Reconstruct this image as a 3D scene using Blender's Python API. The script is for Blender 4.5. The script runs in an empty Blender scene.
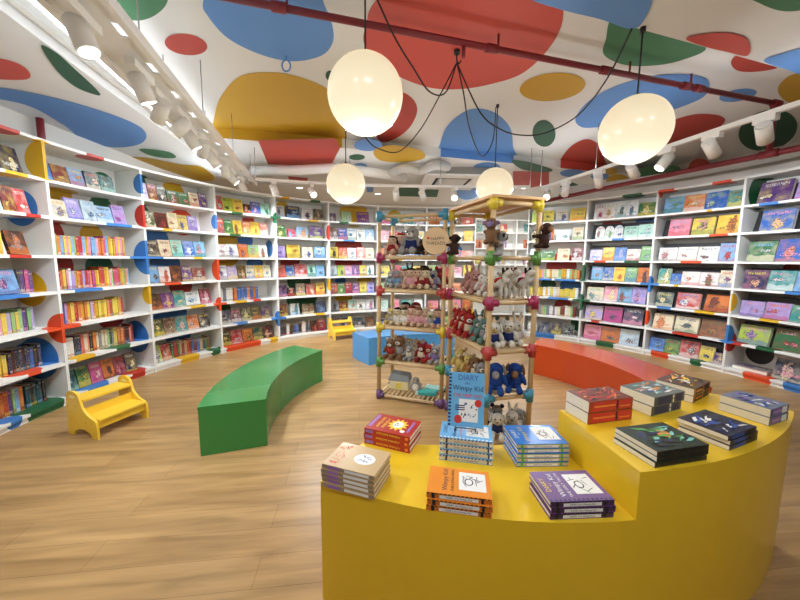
import bpy, bmesh, math, random
from mathutils import Vector, Matrix
rnd = random.Random(7)
SC = bpy.context.scene
COL = SC.collection
PI = math.pi
RAD = math.radians

# ------------------------------------------------------------------ the camera and a helper that drops a photo point on a plane
EYE = 1.4
F_PX, PITCH, ROLL = 339.5, 0.1169, 0.0084


def on_z(x, y, z):
    u, v = x - 400, y - 300
    c, s = math.cos(ROLL), math.sin(ROLL)
    u2, v2 = c * u + s * v, -s * u + c * v
    d = (u2, F_PX * math.cos(PITCH) - v2 * math.sin(PITCH), -F_PX * math.sin(PITCH) - v2 * math.cos(PITCH))
    t = (z - EYE) / d[2]
    return (d[0] * t, d[1] * t)


cam_d = bpy.data.cameras.new('camera')
cam = bpy.data.objects.new('camera', cam_d)
COL.objects.link(cam)
cam_d.sensor_width = 36
cam_d.lens = F_PX / 800 * 36
cam_d.clip_start = 0.05
fw = Vector((0, math.cos(PITCH), -math.sin(PITCH)))
rt = Vector((1, 0, 0))
up = rt.cross(fw)
c_, s_ = math.cos(ROLL), math.sin(ROLL)
# the horizon falls to the right by ROLL
rt2 = rt * c_ + up * s_
up2 = -rt * s_ + up * c_
cam.matrix_world = Matrix(((rt2.x, up2.x, -fw.x, 0), (rt2.y, up2.y, -fw.y, 0), (rt2.z, up2.z, -fw.z, EYE), (0, 0, 0, 1)))
SC.camera = cam

# ------------------------------------------------------------------ colours and materials
PAL = dict(r=(200, 52, 48), R=(128, 34, 38), b=(132, 182, 226), B=(48, 102, 190), N=(36, 42, 84), g=(150, 200, 122), G=(46, 116, 70),
           y=(242, 214, 84), Y=(226, 172, 40), o=(228, 128, 58), p=(240, 152, 172), m=(196, 60, 130), v=(180, 162, 220), V=(92, 56, 130),
           w=(240, 240, 234), k=(32, 32, 34), t=(60, 152, 152), T=(26, 76, 86), u=(170, 220, 200), n=(122, 80, 54), D=(66, 46, 40),
           c=(236, 222, 186), l=(190, 208, 64), e=(140, 140, 146), s=(234, 120, 100), f=(200, 176, 136), F=(82, 88, 52), i=(206, 226, 236))
CNAME = dict(r='red', R='dark red', b='light blue', B='blue', N='navy', g='light green', G='green', y='yellow', Y='golden yellow', o='orange',
             p='pink', m='magenta', v='lavender', V='purple', w='white', k='black', t='teal', T='dark teal', u='mint', n='brown', D='dark brown',
             c='cream', l='lime', e='grey', s='salmon', f='beige', F='olive', i='ice blue')


def lin(c):
    return tuple(((v / 255) / 12.92 if v / 255 <= 0.04045 else ((v / 255 + 0.055) / 1.055) ** 2.4) for v in c)


def pc(ch):
    c = PAL[ch]
    m = sum(c) / 3
    return lin(tuple((v * .95 + m * .05) * .9 for v in c))


class NT:
    """a small wrapper round a node tree"""
    def __init__(self, m):
        self.m = m
        m.use_nodes = True
        self.t = m.node_tree
        self.b = self.t.nodes['Principled BSDF']

    def n(self, typ, **kw):
        nd = self.t.nodes.new(typ)
        for k, v in kw.items():
            setattr(nd, k, v)
        return nd

    def l(self, a, b):
        self.t.links.new(a, b)

    def math(self, op, a, b=None, c=None):
        nd = self.n('ShaderNodeMath', operation=op)
        for i, v in enumerate((a, b, c)):
            if v is None:
                continue
            if isinstance(v, (int, float)):
                nd.inputs[i].default_value = v
            else:
                self.l(v, nd.inputs[i])
        return nd.outputs[0]

    def mix(self, f, a, b):
        nd = self.n('ShaderNodeMix', data_type='RGBA')
        for i, v in ((0, f), (6, a), (7, b)):
            if isinstance(v, (int, float)):
                nd.inputs[i].default_value = v
            elif isinstance(v, tuple):
                nd.inputs[i].default_value = (*v[:3], 1)
            else:
                self.l(v, nd.inputs[i])
        return nd.outputs[2]


def mat(name, col, rough=0.5, spec=0.5, metal=0.0, noise=0.0, nscale=20, bump=0.0, bscale=200, coat=0.0, emit=None, estr=0.0):
    m = bpy.data.materials.new(name)
    T = NT(m)
    col = lin(col) if max(col) > 1.001 else col
    T.b.inputs['Base Color'].default_value = (*col, 1)
    T.b.inputs['Roughness'].default_value = rough
    T.b.inputs['Specular IOR Level'].default_value = spec
    T.b.inputs['Metallic'].default_value = metal
    T.b.inputs['Coat Weight'].default_value = coat
    T.b.inputs['Coat Roughness'].default_value = 0.12
    if noise or bump:
        tc = T.n('ShaderNodeTexCoord')
    if noise:
        nz = T.n('ShaderNodeTexNoise')
        nz.inputs['Scale'].default_value = nscale
        nz.inputs['Detail'].default_value = 4
        T.l(tc.outputs['Object'], nz.inputs['Vector'])
        T.l(T.mix(nz.outputs['Fac'], tuple(v * (1 - noise) for v in col), tuple(min(1, v * (1 + noise)) for v in col)), T.b.inputs['Base Color'])
    if bump:
        nz = T.n('ShaderNodeTexNoise')
        nz.inputs['Scale'].default_value = bscale
        T.l(tc.outputs['Object'], nz.inputs['Vector'])
        bp = T.n('ShaderNodeBump')
        bp.inputs['Strength'].default_value = bump
        bp.inputs['Distance'].default_value = 0.01
        T.l(nz.outputs['Fac'], bp.inputs['Height'])
        T.l(bp.outputs[0], T.b.inputs['Normal'])
    if emit:
        T.b.inputs['Emission Color'].default_value = (*lin(emit), 1)
        T.b.inputs['Emission Strength'].default_value = estr
    return m


def attr(T, name):
    a = T.n('ShaderNodeAttribute', attribute_type='OBJECT', attribute_name=name)
    return a.outputs['Color']


WHITE = mat('white_laminate', (232, 232, 228), 0.42)
CEIL_W = mat('ceiling_paint', (226, 226, 224), 0.75, noise=0.03, nscale=1.5)
CEIL_BLUE = mat('ceiling_blue', (92, 142, 206), 0.6)
CEIL_RED = mat('ceiling_red', (200, 78, 66), 0.6)
CEIL_DRED = mat('ceiling_brick_red', (176, 58, 44), 0.6)
CEIL_YEL = mat('ceiling_yellow', (196, 154, 30), 0.6)
CEIL_GRN = mat('ceiling_green', (62, 118, 78), 0.6)
CEIL_DGRN = mat('ceiling_dark_green', (36, 84, 58), 0.6)
WALLM = mat('wall_paint', (206, 202, 194), 0.8, noise=0.02, nscale=3)
PAPER = mat('paper', (236, 230, 214), 0.85, noise=0.06, nscale=60)
YEL_LAM = mat('yellow_laminate', (236, 196, 40), 0.3, coat=0.25)
YEL_STOOL = mat('yellow_stool_paint', (240, 198, 60), 0.35, coat=0.2)
GRN_LAM = mat('green_laminate', (44, 128, 60), 0.26, coat=0.4)
BLU_LAM = mat('blue_laminate', (74, 152, 214), 0.28, coat=0.3)
ORG_LAM = mat('orange_laminate', (208, 74, 24), 0.24, coat=0.4)
DOWEL = mat('beech_dowel', (198, 170, 128), 0.5, noise=0.12, nscale=14)
PLYW = mat('pale_plywood', (200, 156, 100), 0.55, noise=0.15, nscale=10)
BLACKP = mat('black_plastic', (24, 24, 28), 0.45)
WHITEP = mat('white_powder_coat', (242, 242, 240), 0.4)
MAROON = mat('maroon_pipe_paint', (122, 32, 40), 0.45)
CORD = mat('black_cord', (26, 26, 28), 0.6)
DARK = mat('dark_slot', (20, 20, 22), 0.7)
GREYM = mat('galvanised_metal', (150, 148, 144), 0.45, metal=0.3)
FOIL = mat('flexible_duct_foil', (196, 194, 190), 0.4, noise=0.1, nscale=40)
LENS = mat('lamp_lens', (255, 250, 240), 0.4, emit=(255, 248, 235), estr=6.0)
INK_W = mat('white_ink', (240, 240, 238), 0.5)
INK_K = mat('black_ink', (28, 28, 32), 0.5)
INK_R = mat('red_ink', (206, 54, 48), 0.5)
INK_Y = mat('yellow_ink', (248, 212, 70), 0.5)
INK_B = mat('blue_ink', (60, 92, 168), 0.5)
INK_N = mat('navy_ink', (34, 44, 90), 0.5)
INK_P = mat('purple_ink', (150, 110, 180), 0.5)
INK_G = mat('green_ink', (96, 170, 80), 0.5)
INK_O = mat('orange_ink', (236, 138, 52), 0.5)
INK_T = mat('pale_teal_ink', (130, 200, 190), 0.5)
CONN = {k: mat('connector_' + n, tuple(v * .84 + sum(c) * .03 for v in c), 0.4) for k, n, c in (('V', 'purple', (106, 66, 118)), ('G', 'green', (92, 150, 62)), ('Y', 'yellow', (226, 196, 44)),
        ('R', 'red', (196, 58, 60)), ('M', 'magenta', (172, 38, 88)), ('B', 'blue', (58, 148, 186)))}


def globe_mat():
    m = bpy.data.materials.new('opal_glass')
    T = NT(m)
    T.b.inputs['Base Color'].default_value = (.16, .14, .1, 1)
    T.b.inputs['Roughness'].default_value = 0.25
    g = T.n('ShaderNodeTexCoord')
    sx = T.n('ShaderNodeSeparateXYZ')
    T.l(g.outputs['Object'], sx.inputs[0])
    k = T.math('MULTIPLY_ADD', sx.outputs[2], -2.5, 0.5)       # glow gradient painted into the emission, brighter towards the bottom
    cr = T.n('ShaderNodeValToRGB')
    cr.color_ramp.elements[0].color = (*lin((226, 206, 170)), 1)
    cr.color_ramp.elements[1].color = (*lin((255, 243, 208)), 1)
    T.l(k, cr.inputs[0])
    T.l(cr.outputs[0], T.b.inputs['Emission Color'])
    T.l(T.math('MULTIPLY_ADD', k, 0.1, 0.85), T.b.inputs['Emission Strength'])
    return m


GLOBE = globe_mat()


def floor_mat():
    m = bpy.data.materials.new('oak_laminate_floor')
    T = NT(m)
    tc = T.n('ShaderNodeTexCoord')
    mp = T.n('ShaderNodeMapping')
    mp.inputs['Rotation'].default_value = (0, 0, RAD(-7))
    T.l(tc.outputs['Object'], mp.inputs[0])
    br = T.n('ShaderNodeTexBrick')
    br.offset = 0.37
    br.inputs['Scale'].default_value = 1.0
    br.inputs['Brick Width'].default_value = 1.25
    br.inputs['Row Height'].default_value = 0.17
    br.inputs['Mortar Size'].default_value = 0.0012
    br.inputs['Color1'].default_value = (*lin((182, 148, 100)), 1)
    br.inputs['Color2'].default_value = (*lin((168, 134, 88)), 1)
    br.inputs['Mortar'].default_value = (*lin((138, 104, 64)), 1)
    T.l(mp.outputs[0], br.inputs['Vector'])
    m2 = T.n('ShaderNodeMapping')
    m2.inputs['Scale'].default_value = (1.1, 11, 1)
    T.l(mp.outputs[0], m2.inputs[0])
    nz = T.n('ShaderNodeTexNoise')
    nz.inputs['Scale'].default_value = 1.6
    nz.inputs['Detail'].default_value = 6
    nz.inputs['Distortion'].default_value = 0.6
    T.l(m2.outputs[0], nz.inputs['Vector'])
    cr = T.n('ShaderNodeValToRGB')
    cr.color_ramp.elements[0].position = 0.3
    cr.color_ramp.elements[0].color = (.70, .66, .60, 1)
    cr.color_ramp.elements[1].position = 0.7
    cr.color_ramp.elements[1].color = (1.14, 1.13, 1.10, 1)
    T.l(nz.outputs['Fac'], cr.inputs[0])
    mx = T.n('ShaderNodeMix', data_type='RGBA', blend_type='MULTIPLY')
    mx.inputs[0].default_value = 1
    T.l(br.outputs['Color'], mx.inputs[6])
    T.l(cr.outputs[0], mx.inputs[7])
    T.l(mx.outputs[2], T.b.inputs['Base Color'])
    T.b.inputs['Roughness'].default_value = 0.33
    T.b.inputs['Specular IOR Level'].default_value = 0.4
    return m


def cover_mat(kind):
    """printed board covers: object properties ink_a, ink_b, ink_c give the ground, the title and the picture colour"""
    m = bpy.data.materials.new('printed_' + kind)
    T = NT(m)
    A, B, Cc = attr(T, 'ink_a'), attr(T, 'ink_b'), attr(T, 'ink_c')
    uv = T.n('ShaderNodeUVMap')
    sx = T.n('ShaderNodeSeparateXYZ')
    T.l(uv.outputs[0], sx.inputs[0])
    u, v = sx.outputs[0], sx.outputs[1]
    oi = T.n('ShaderNodeObjectInfo')
    R = oi.outputs['Random']
    off = T.math('MULTIPLY', R, 97.0)

    def noise(su, sv, sc=1.0, det=1.0):
        cb = T.n('ShaderNodeCombineXYZ')
        T.l(T.math('MULTIPLY', u, su), cb.inputs[0])
        T.l(T.math('MULTIPLY', v, sv), cb.inputs[1])
        T.l(off, cb.inputs[2])
        nz = T.n('ShaderNodeTexNoise')
        nz.inputs['Scale'].default_value = sc
        nz.inputs['Detail'].default_value = det
        T.l(cb.outputs[0], nz.inputs['Vector'])
        return nz.outputs['Fac']

    def band(x, lo, hi):
        return T.math('MULTIPLY', T.math('GREATER_THAN', x, lo), T.math('LESS_THAN', x, hi))

    def gt(x, k):
        return T.math('GREATER_THAN', x, k)
    R2 = T.math('FRACT', T.math('MULTIPLY', R, 7.31))
    R3 = T.math('FRACT', T.math('MULTIPLY', R, 23.7))
    if kind == 'cover':
        # a loose painted scene in the ground and picture colours, lighter or darker towards the foot
        big = noise(3.0, 3.0, 1.0, 3)
        base = T.mix(T.math('MULTIPLY', T.math('MULTIPLY_ADD', big, 3.0, -1.2), 0.45), A, Cc)
        foot = T.math('LESS_THAN', T.math('ADD', v, T.math('MULTIPLY', noise(4, 1, 1.0, 1), 0.3)), T.math('MULTIPLY_ADD', R2, 0.35, 0.12))
        base = T.mix(T.math('MULTIPLY', foot, 0.5), base, Cc)
        # figures
        du = T.math('SUBTRACT', u, T.math('MULTIPLY_ADD', R, 0.4, 0.3))
        dv = T.math('SUBTRACT', v, T.math('MULTIPLY_ADD', R2, 0.25, 0.28))
        du = T.math('MULTIPLY', du, T.math('MULTIPLY_ADD', R3, 1.3, 0.5))
        dv = T.math('MULTIPLY', dv, T.math('MULTIPLY_ADD', R3, -1.1, 1.7))
        d = T.math('SQRT', T.math('ADD', T.math('MULTIPLY', du, du), T.math('MULTIPLY', dv, dv)))
        d = T.math('MULTIPLY_ADD', noise(6, 6, 1.0, 2), -0.5, T.math('ADD', d, 0.25))
        size = T.math('MULTIPLY_ADD', R3, 0.2, 0.1)
        base = T.mix(T.math('MULTIPLY', T.math('LESS_THAN', d, size), 0.9), base, Cc)
        inner = T.math('MULTIPLY', T.math('LESS_THAN', d, size), gt(noise(13, 13, 1.0, 2), 0.5))
        base = T.mix(T.math('MULTIPLY', inner, 0.8), base, B)
        # dark ink detail
        base = T.mix(T.math('MULTIPLY', T.math('MULTIPLY', gt(noise(9, 11, 1.7, 2), 0.56), T.math('LESS_THAN', d, T.math('ADD', size, 0.09))), 0.8), base, (.02, .02, .025))
        # title strip: at the head, or lower on some covers
        low = T.math('MULTIPLY', gt(R3, 0.72), 0.52)
        vt = T.math('ADD', v, low)
        wob = T.math('MULTIPLY', gt(noise(30, 12, 1.0, 1), 0.5), T.math('MULTIPLY', band(u, 0.14, 0.86), band(vt, 0.76, 0.9)))
        base = T.mix(T.math('MULTIPLY', wob, 0.85), base, B)
        T.b.inputs['Roughness'].default_value = 0.3
    else:
        base = T.mix(T.math('MULTIPLY', band(v, 0.04, 0.16), 0.5), A, Cc)
        base = T.mix(T.math('MULTIPLY', band(v, 0.84, 0.92), 0.45), base, B)
        txt = T.math('MULTIPLY', band(v, 0.24, 0.8), T.math('MULTIPLY', band(u, 0.3, 0.7), gt(noise(3, 30, 1.0, 1), 0.52)))
        base = T.mix(T.math('MULTIPLY', txt, 0.28), base, B)
        T.b.inputs['Roughness'].default_value = 0.4
    T.l(base, T.b.inputs['Base Color'])
    return m


COVER, SPINE = cover_mat('cover'), cover_mat('spine')


def plush_mat(prop, name):
    m = bpy.data.materials.new(name)
    T = NT(m)
    a = attr(T, prop)
    tc = T.n('ShaderNodeTexCoord')
    nz = T.n('ShaderNodeTexNoise')
    nz.inputs['Scale'].default_value = 160
    T.l(tc.outputs['Object'], nz.inputs['Vector'])
    mx = T.n('ShaderNodeMix', data_type='RGBA', blend_type='MULTIPLY')
    mx.inputs[0].default_value = 1
    cr = T.n('ShaderNodeValToRGB')
    cr.color_ramp.elements[0].position = 0.3
    cr.color_ramp.elements[0].color = (.7, .7, .7, 1)
    cr.color_ramp.elements[1].position = 0.65
    cr.color_ramp.elements[1].color = (1.05, 1.05, 1.05, 1)
    T.l(nz.outputs['Fac'], cr.inputs[0])
    T.l(a, mx.inputs[6])
    T.l(cr.outputs[0], mx.inputs[7])
    T.l(mx.outputs[2], T.b.inputs['Base Color'])
    bp = T.n('ShaderNodeBump')
    bp.inputs['Strength'].default_value = 0.5
    bp.inputs['Distance'].default_value = 0.004
    T.l(nz.outputs['Fac'], bp.inputs['Height'])
    T.l(bp.outputs[0], T.b.inputs['Normal'])
    T.b.inputs['Roughness'].default_value = 0.95
    T.b.inputs['Specular IOR Level'].default_value = 0.1
    return m


PLUSH = plush_mat('fur', 'plush_fabric')


def dotted_mat(name, dots):
    """white laminate with round painted dots; each dot is (x, y, z, radius, colour) in the bookcase's own space"""
    m = bpy.data.materials.new(name)
    T = NT(m)
    tc = T.n('ShaderNodeTexCoord')
    col = (lin((232, 232, 228)))
    cur = col
    for (x, y, z, r, ch) in dots:
        d = T.n('ShaderNodeVectorMath', operation='DISTANCE')
        T.l(tc.outputs['Object'], d.inputs[0])
        d.inputs[1].default_value = (x, y, z)
        cur = T.mix(T.math('LESS_THAN', d.outputs['Value'], r), cur, lin(DOTC[ch]))
    if cur is not col:
        T.l(cur, T.b.inputs['Base Color'])
    else:
        T.b.inputs['Base Color'].default_value = (*col, 1)
    T.b.inputs['Roughness'].default_value = 0.42
    return m


DOTC = dict(y=(222, 176, 34), r=(188, 52, 40), o=(222, 78, 38), b=(60, 124, 194), g=(34, 98, 60), d=(24, 70, 48))

# ------------------------------------------------------------------ mesh helpers


class MB:
    def __init__(self):
        self.bm = bmesh.new()
        self.uvl = None

    def box(self, lo, hi, mi=0, bev=0.0, M=None):
        vs = [self.bm.verts.new((x, y, z)) for z in (lo[2], hi[2]) for y in (lo[1], hi[1]) for x in (lo[0], hi[0])]
        fs = [self.bm.faces.new([vs[i] for i in q]) for q in ((0, 2, 3, 1), (4, 5, 7, 6), (0, 1, 5, 4), (2, 6, 7, 3), (0, 4, 6, 2), (1, 3, 7, 5))]
        for f in fs:
            f.material_index = mi
        if bev:
            es = list({e for f in fs for e in f.edges})
            r = bmesh.ops.bevel(self.bm, geom=es, offset=bev, segments=2, affect='EDGES', profile=0.5)
            vs = list({v for f in r['faces'] for v in f.verts} | {v for v in vs if v.is_valid})
            for f in r['faces']:
                f.material_index = mi
        if M is not None:
            bmesh.ops.transform(self.bm, matrix=M, verts=[v for v in vs if v.is_valid])
        return self

    def cyl(self, p0, p1, r, seg=12, mi=0, r2=None, cap=True):
        p0, p1 = Vector(p0), Vector(p1)
        d = (p1 - p0).normalized()
        a = d.orthogonal().normalized()
        b = d.cross(a)
        r2 = r if r2 is None else r2
        R0_ = [self.bm.verts.new(p0 + (a * math.cos(t) + b * math.sin(t)) * r) for t in [2 * PI * i / seg for i in range(seg)]]
        R1_ = [self.bm.verts.new(p1 + (a * math.cos(t) + b * math.sin(t)) * r2) for t in [2 * PI * i / seg for i in range(seg)]]
        for i in range(seg):
            f = self.bm.faces.new((R0_[i], R0_[(i + 1) % seg], R1_[(i + 1) % seg], R1_[i]))
            f.material_index = mi
            f.smooth = True
        if cap:
            self.bm.faces.new(R0_[::-1]).material_index = mi
            self.bm.faces.new(R1_).material_index = mi
        return self

    def ell(self, c, r, seg=16, rings=10, mi=0, M=None):
        r = (r, r, r) if isinstance(r, (int, float)) else r
        mm = Matrix.Translation(c) @ (M or Matrix()) @ Matrix.Diagonal((*r, 1))
        res = bmesh.ops.create_uvsphere(self.bm, u_segments=seg, v_segments=rings, radius=1, matrix=mm)
        for f in {f for v in res['verts'] for f in v.link_faces}:
            f.material_index = mi
            f.smooth = True
        return self

    def prism(self, poly, z0, z1, mi=0, axis='z'):
        def P(p, h):
            return (p[0], p[1], h) if axis == 'z' else ((p[0], h, p[1]) if axis == 'y' else (h, p[0], p[1]))
        a = [self.bm.verts.new(P(p, z0)) for p in poly]
        b = [self.bm.verts.new(P(p, z1)) for p in poly]
        n = len(poly)
        for i in range(n):
            self.bm.faces.new((a[i], a[(i + 1) % n], b[(i + 1) % n], b[i])).material_index = mi
        self.bm.faces.new(a[::-1]).material_index = mi
        self.bm.faces.new(b).material_index = mi
        return self

    def tube(self, pts, r, seg=8, mi=0):
        pts = [Vector(p) for p in pts]
        rings = []
        a = None
        for i, p in enumerate(pts):
            d = (pts[min(i + 1, len(pts) - 1)] - pts[max(i - 1, 0)]).normalized()
            a = d.orthogonal().normalized() if a is None else (a - d * a.dot(d)).normalized()
            b = d.cross(a)
            rr = r[i] if isinstance(r, (list, tuple)) else r
            rings.append([self.bm.verts.new(p + (a * math.cos(t) + b * math.sin(t)) * rr) for t in [2 * PI * k / seg for k in range(seg)]])
        for q, w in zip(rings, rings[1:]):
            for k in range(seg):
                f = self.bm.faces.new((q[k], q[(k + 1) % seg], w[(k + 1) % seg], w[k]))
                f.smooth = True
                f.material_index = mi
        self.bm.faces.new(rings[0][::-1]).material_index = mi
        self.bm.faces.new(rings[-1]).material_index = mi
        return self

    def flat(self, pts, mi=0):
        f = self.bm.faces.new([self.bm.verts.new(p) for p in pts])
        f.material_index = mi
        return f

    def text(self, s, size, M, mi=0):
        vs, fs = text_geo(s)
        new = [self.bm.verts.new(M @ Vector((x * size, y * size, 0))) for x, y in vs]
        for f in fs:
            try:
                self.bm.faces.new([new[i] for i in f]).material_index = mi
            except ValueError:
                pass
        return self

    def mesh(self, name, mats, normals=True):
        if normals:
            bmesh.ops.recalc_face_normals(self.bm, faces=self.bm.faces)
        me = bpy.data.meshes.new(name)
        self.bm.to_mesh(me)
        self.bm.free()
        for m in (mats if isinstance(mats, (list, tuple)) else [mats]):
            me.materials.append(m)
        return me

    def obj(self, name, mats, parent=None, normals=True):
        return put(name, self.mesh(name, mats, normals), parent)


_TXT = {}


def text_geo(s):
    if s not in _TXT:
        cu = bpy.data.curves.new('lettering', 'FONT')
        cu.body = s
        cu.size = 1
        cu.align_x = 'CENTER'
        cu.align_y = 'CENTER'
        cu.resolution_u = 2
        o = bpy.data.objects.new('lettering', cu)
        COL.objects.link(o)
        dg = bpy.context.evaluated_depsgraph_get()
        me = o.evaluated_get(dg).to_mesh()
        _TXT[s] = ([(v.co.x, v.co.y) for v in me.vertices], [tuple(p.vertices) for p in me.polygons])
        bpy.data.objects.remove(o)
        bpy.data.curves.remove(cu)
    return _TXT[s]


def put(name, me, parent=None):
    o = bpy.data.objects.new(name, me)
    COL.objects.link(o)
    if parent:
        o.parent = parent
    return o


def tag(o, label, cat, group=None):
    o['label'] = label
    o['category'] = cat
    if group:
        o['group'] = group
    return o


def thing(name, label, cat, loc=(0, 0, 0), rz=0.0, group=None):
    o = bpy.data.objects.new(name, None)
    COL.objects.link(o)
    o.empty_display_size = 0.1
    o.location = loc
    o.rotation_euler = (0, 0, rz)
    return tag(o, label, cat, group)


def struct(o):
    o['kind'] = 'structure'
    return o


def dup(root, M, label, group=None, **props):
    """copy a thing with its parts and sub-parts"""
    r = root.copy()
    COL.objects.link(r)
    r.matrix_world = M
    r['label'] = label
    if group:
        r['group'] = group
    for k, v in props.items():
        r[k] = v
    for ch in root.children:
        c = ch.copy()
        COL.objects.link(c)
        c.parent = r
        for g in ch.children:
            d = g.copy()
            COL.objects.link(d)
            d.parent = c
    return r


def smooth_closed(pts, n=8):
    out = []
    N = len(pts)
    for i in range(N):
        p0, p1, p2, p3 = (Vector(pts[(i + k) % N]) for k in (-1, 0, 1, 2))
        for j in range(n):
            t = j / n
            out.append(0.5 * ((2 * p1) + (p2 - p0) * t + (2 * p0 - 5 * p1 + 4 * p2 - p3) * t * t + (3 * p1 - p0 - 3 * p2 + p3) * t ** 3))
    return [(p.x, p.y) for p in out]


def smooth_open(pts, n=8):
    pts = [Vector(p) for p in pts]
    out = []
    for i in range(len(pts) - 1):
        p0, p1, p2, p3 = pts[max(i - 1, 0)], pts[i], pts[i + 1], pts[min(i + 2, len(pts) - 1)]
        for j in range(n):
            t = j / n
            out.append(0.5 * ((2 * p1) + (p2 - p0) * t + (2 * p0 - 5 * p1 + 4 * p2 - p3) * t * t + (3 * p1 - p0 - 3 * p2 + p3) * t ** 3))
    return out + [pts[-1]]


def ring_xy(cx, cy, r, deg):
    return (cx + r * math.cos(RAD(deg)), cy + r * math.sin(RAD(deg)))


ORD = ('first second third fourth fifth sixth seventh eighth ninth tenth eleventh twelfth thirteenth fourteenth fifteenth sixteenth seventeenth '
       'eighteenth nineteenth twentieth twenty-first twenty-second twenty-third twenty-fourth twenty-fifth twenty-sixth twenty-seventh '
       'twenty-eighth twenty-ninth thirtieth thirty-first thirty-second').split()

# ------------------------------------------------------------------ the room
CX, CY, R0, A0, DA = 0.599, 3.0, 3.752, 192.6, 14.46      # the ring of bookcases
ZC = 3.08
FLOORM = floor_mat()
struct(MB().box((-6.6, -3.2, -0.1), (7.6, 9.8, 0)).obj('floor', FLOORM))


def wall_box(name, lo, hi):
    struct(MB().box(lo, hi).obj(name, WALLM))


wall_box('wall_back', (-6.6, 9.8, 0), (7.6, 9.95, ZC))
wall_box('wall_front', (-6.6, -3.35, 0), (7.6, -3.2, ZC))
wall_box('wall_left', (-6.75, -3.35, 0), (-6.6, 9.95, ZC))
wall_box('wall_right', (7.6, -3.35, 0), (7.75, 9.95, ZC))


def ring_wall(name, a0, a1, z0, z1, r, th, m):
    n = max(2, int(abs(a1 - a0) / 3))
    ang = [a0 + (a1 - a0) * i / n for i in range(n + 1)]
    poly = [ring_xy(CX, CY, r, a) for a in ang] + [ring_xy(CX, CY, r + th, a) for a in ang[::-1]]
    return MB().prism(poly, z0, z1).obj(name, m)


wl = [(222, 4.2), (205, 4.2), (190, 4.2), (178, 4.21), (168, 4.3), (160, 4.48), (152, 4.8), (144, 5.15)]
struct(MB().prism([ring_xy(CX, CY, r, q) for q, r in wl] + [ring_xy(CX, CY, r + .1, q) for q, r in wl[::-1]], 0, ZC).obj('wall_ring_left', WALLM))
struct(ring_wall('wall_ring_right', 50, -24, 0, ZC, 5.3, 0.1, WALLM))
# the fascia over the right-hand bookcases: two white steps
struct(ring_wall('trim_1', 57.5, -20, 2.52, 2.6, 4.22, 0.13, WHITE))
struct(ring_wall('trim_2', 57.5, -20, 2.66, 2.78, 4.29, 0.065, WHITE))

CM = [CEIL_W, CEIL_BLUE, CEIL_RED, CEIL_DRED, CEIL_YEL, CEIL_GRN, CEIL_DGRN]
ceil = MB()
ceil.box((-6.6, -3.2, ZC), (7.6, 9.8, ZC + 0.1))


def blob(mb, mi, pts, z, k=[0]):
    k[0] += 1
    q = smooth_closed(pts)
    zz = z - 0.002 - 0.0004 * (k[0] % 12)
    mb.flat([(*on_z(x, y, z), zz) for x, y in q], mi)


def ell_px(cx, cy, a, b, rot=0, n=10):
    r = RAD(rot)
    return [(cx + a * math.cos(t) * math.cos(r) - b * math.sin(t) * math.sin(r), cy + a * math.cos(t) * math.sin(r) + b * math.sin(t) * math.cos(r))
            for t in [2 * PI * i / n for i in range(n)]]


def poly_px(mb, mi, pts, z, k=[0]):
    k[0] += 1
    mb.flat([(*on_z(x, y, z), z - 0.003 - 0.0005 * (k[0] % 9)) for x, y in pts], mi)


blob(ceil, 1, [(203, 2), (208, 16), (228, 38), (260, 54), (292, 61), (320, 56), (332, 44), (333, 28), (326, 8), (310, -20), (260, -40), (215, -25)], ZC)
blob(ceil, 2, [(376, 0), (366, 24), (365, 46), (388, 70), (424, 86), (456, 89), (490, 84), (524, 72), (552, 44), (563, 16), (556, -14), (500, -50), (420, -45)], ZC)
blob(ceil, 4, [(213, 128), (215, 114), (221, 96), (240, 76), (272, 72), (304, 78), (332, 92), (342, 114), (342, 145), (280, 145), (220, 140)], ZC)
blob(ceil, 3, [(402, 92), (414, 100), (417, 112), (409, 128), (394, 139), (380, 141), (372, 120), (385, 96)], ZC)
blob(ceil, 1, [(438, 160), (440, 144), (447, 126), (463, 112), (478, 108), (496, 113), (510, 127), (513, 146), (513, 165)], ZC)
blob(ceil, 4, ell_px(552.5, 86.5, 33, 14, -6), ZC)
blob(ceil, 6, ell_px(544, 133, 11.5, 13.5, -8), ZC)
blob(ceil, 1, [(576, 116), (592, 98), (620, 84), (656, 75), (688, 74), (708, 80), (704, 96), (672, 110), (640, 122), (596, 127), (580, 126)], ZC)
blob(ceil, 5, [(604, 54), (606, 38), (614, 16), (650, 22), (684, 34), (706, 48), (680, 60), (652, 65), (624, 64)], ZC)
blob(ceil, 3, [(731, 62), (738, 54), (760, 54), (778, 66), (757, 71), (738, 70)], ZC)
blob(ceil, 4, [(778, 88), (788, 76), (804, 73), (830, 80), (830, 100), (800, 104), (784, 99)], ZC)
blob(ceil, 1, ell_px(738, 95, 19, 6, -10), ZC)
blob(ceil, 3, [(640, 130), (672, 120), (696, 114), (718, 115), (725, 121), (712, 132), (690, 140), (660, 148), (640, 146)], ZC)
blob(ceil, 6, ell_px(768, 130, 30, 20, -15), ZC)
blob(ceil, 3, [(556, 172), (560, 160), (571, 146), (586, 139), (598, 144), (604, 158), (605, 172)], ZC)
blob(ceil, 3, ell_px(186, 44, 21.5, 10.5, 8), ZC)
blob(ceil, 5, [(108, -8), (116, 12), (136, 20), (156, 14), (168, -2), (160, -30), (125, -35)], ZC)
blob(ceil, 6, ell_px(330, 75, 4.5, 5), ZC)
blob(ceil, 6, [(14, 2), (40, 24), (80, 62), (104, 94), (120, 92), (86, 48), (40, 2), (24, -8)], ZC)      # seen through the slot beside the lighting tray
blob(ceil, 1, [(138, 96), (150, 108), (160, 116), (180, 138), (196, 148), (200, 138), (176, 112), (150, 92)], ZC)
struct(ceil.obj('ceiling', CM, normals=False))

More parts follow.
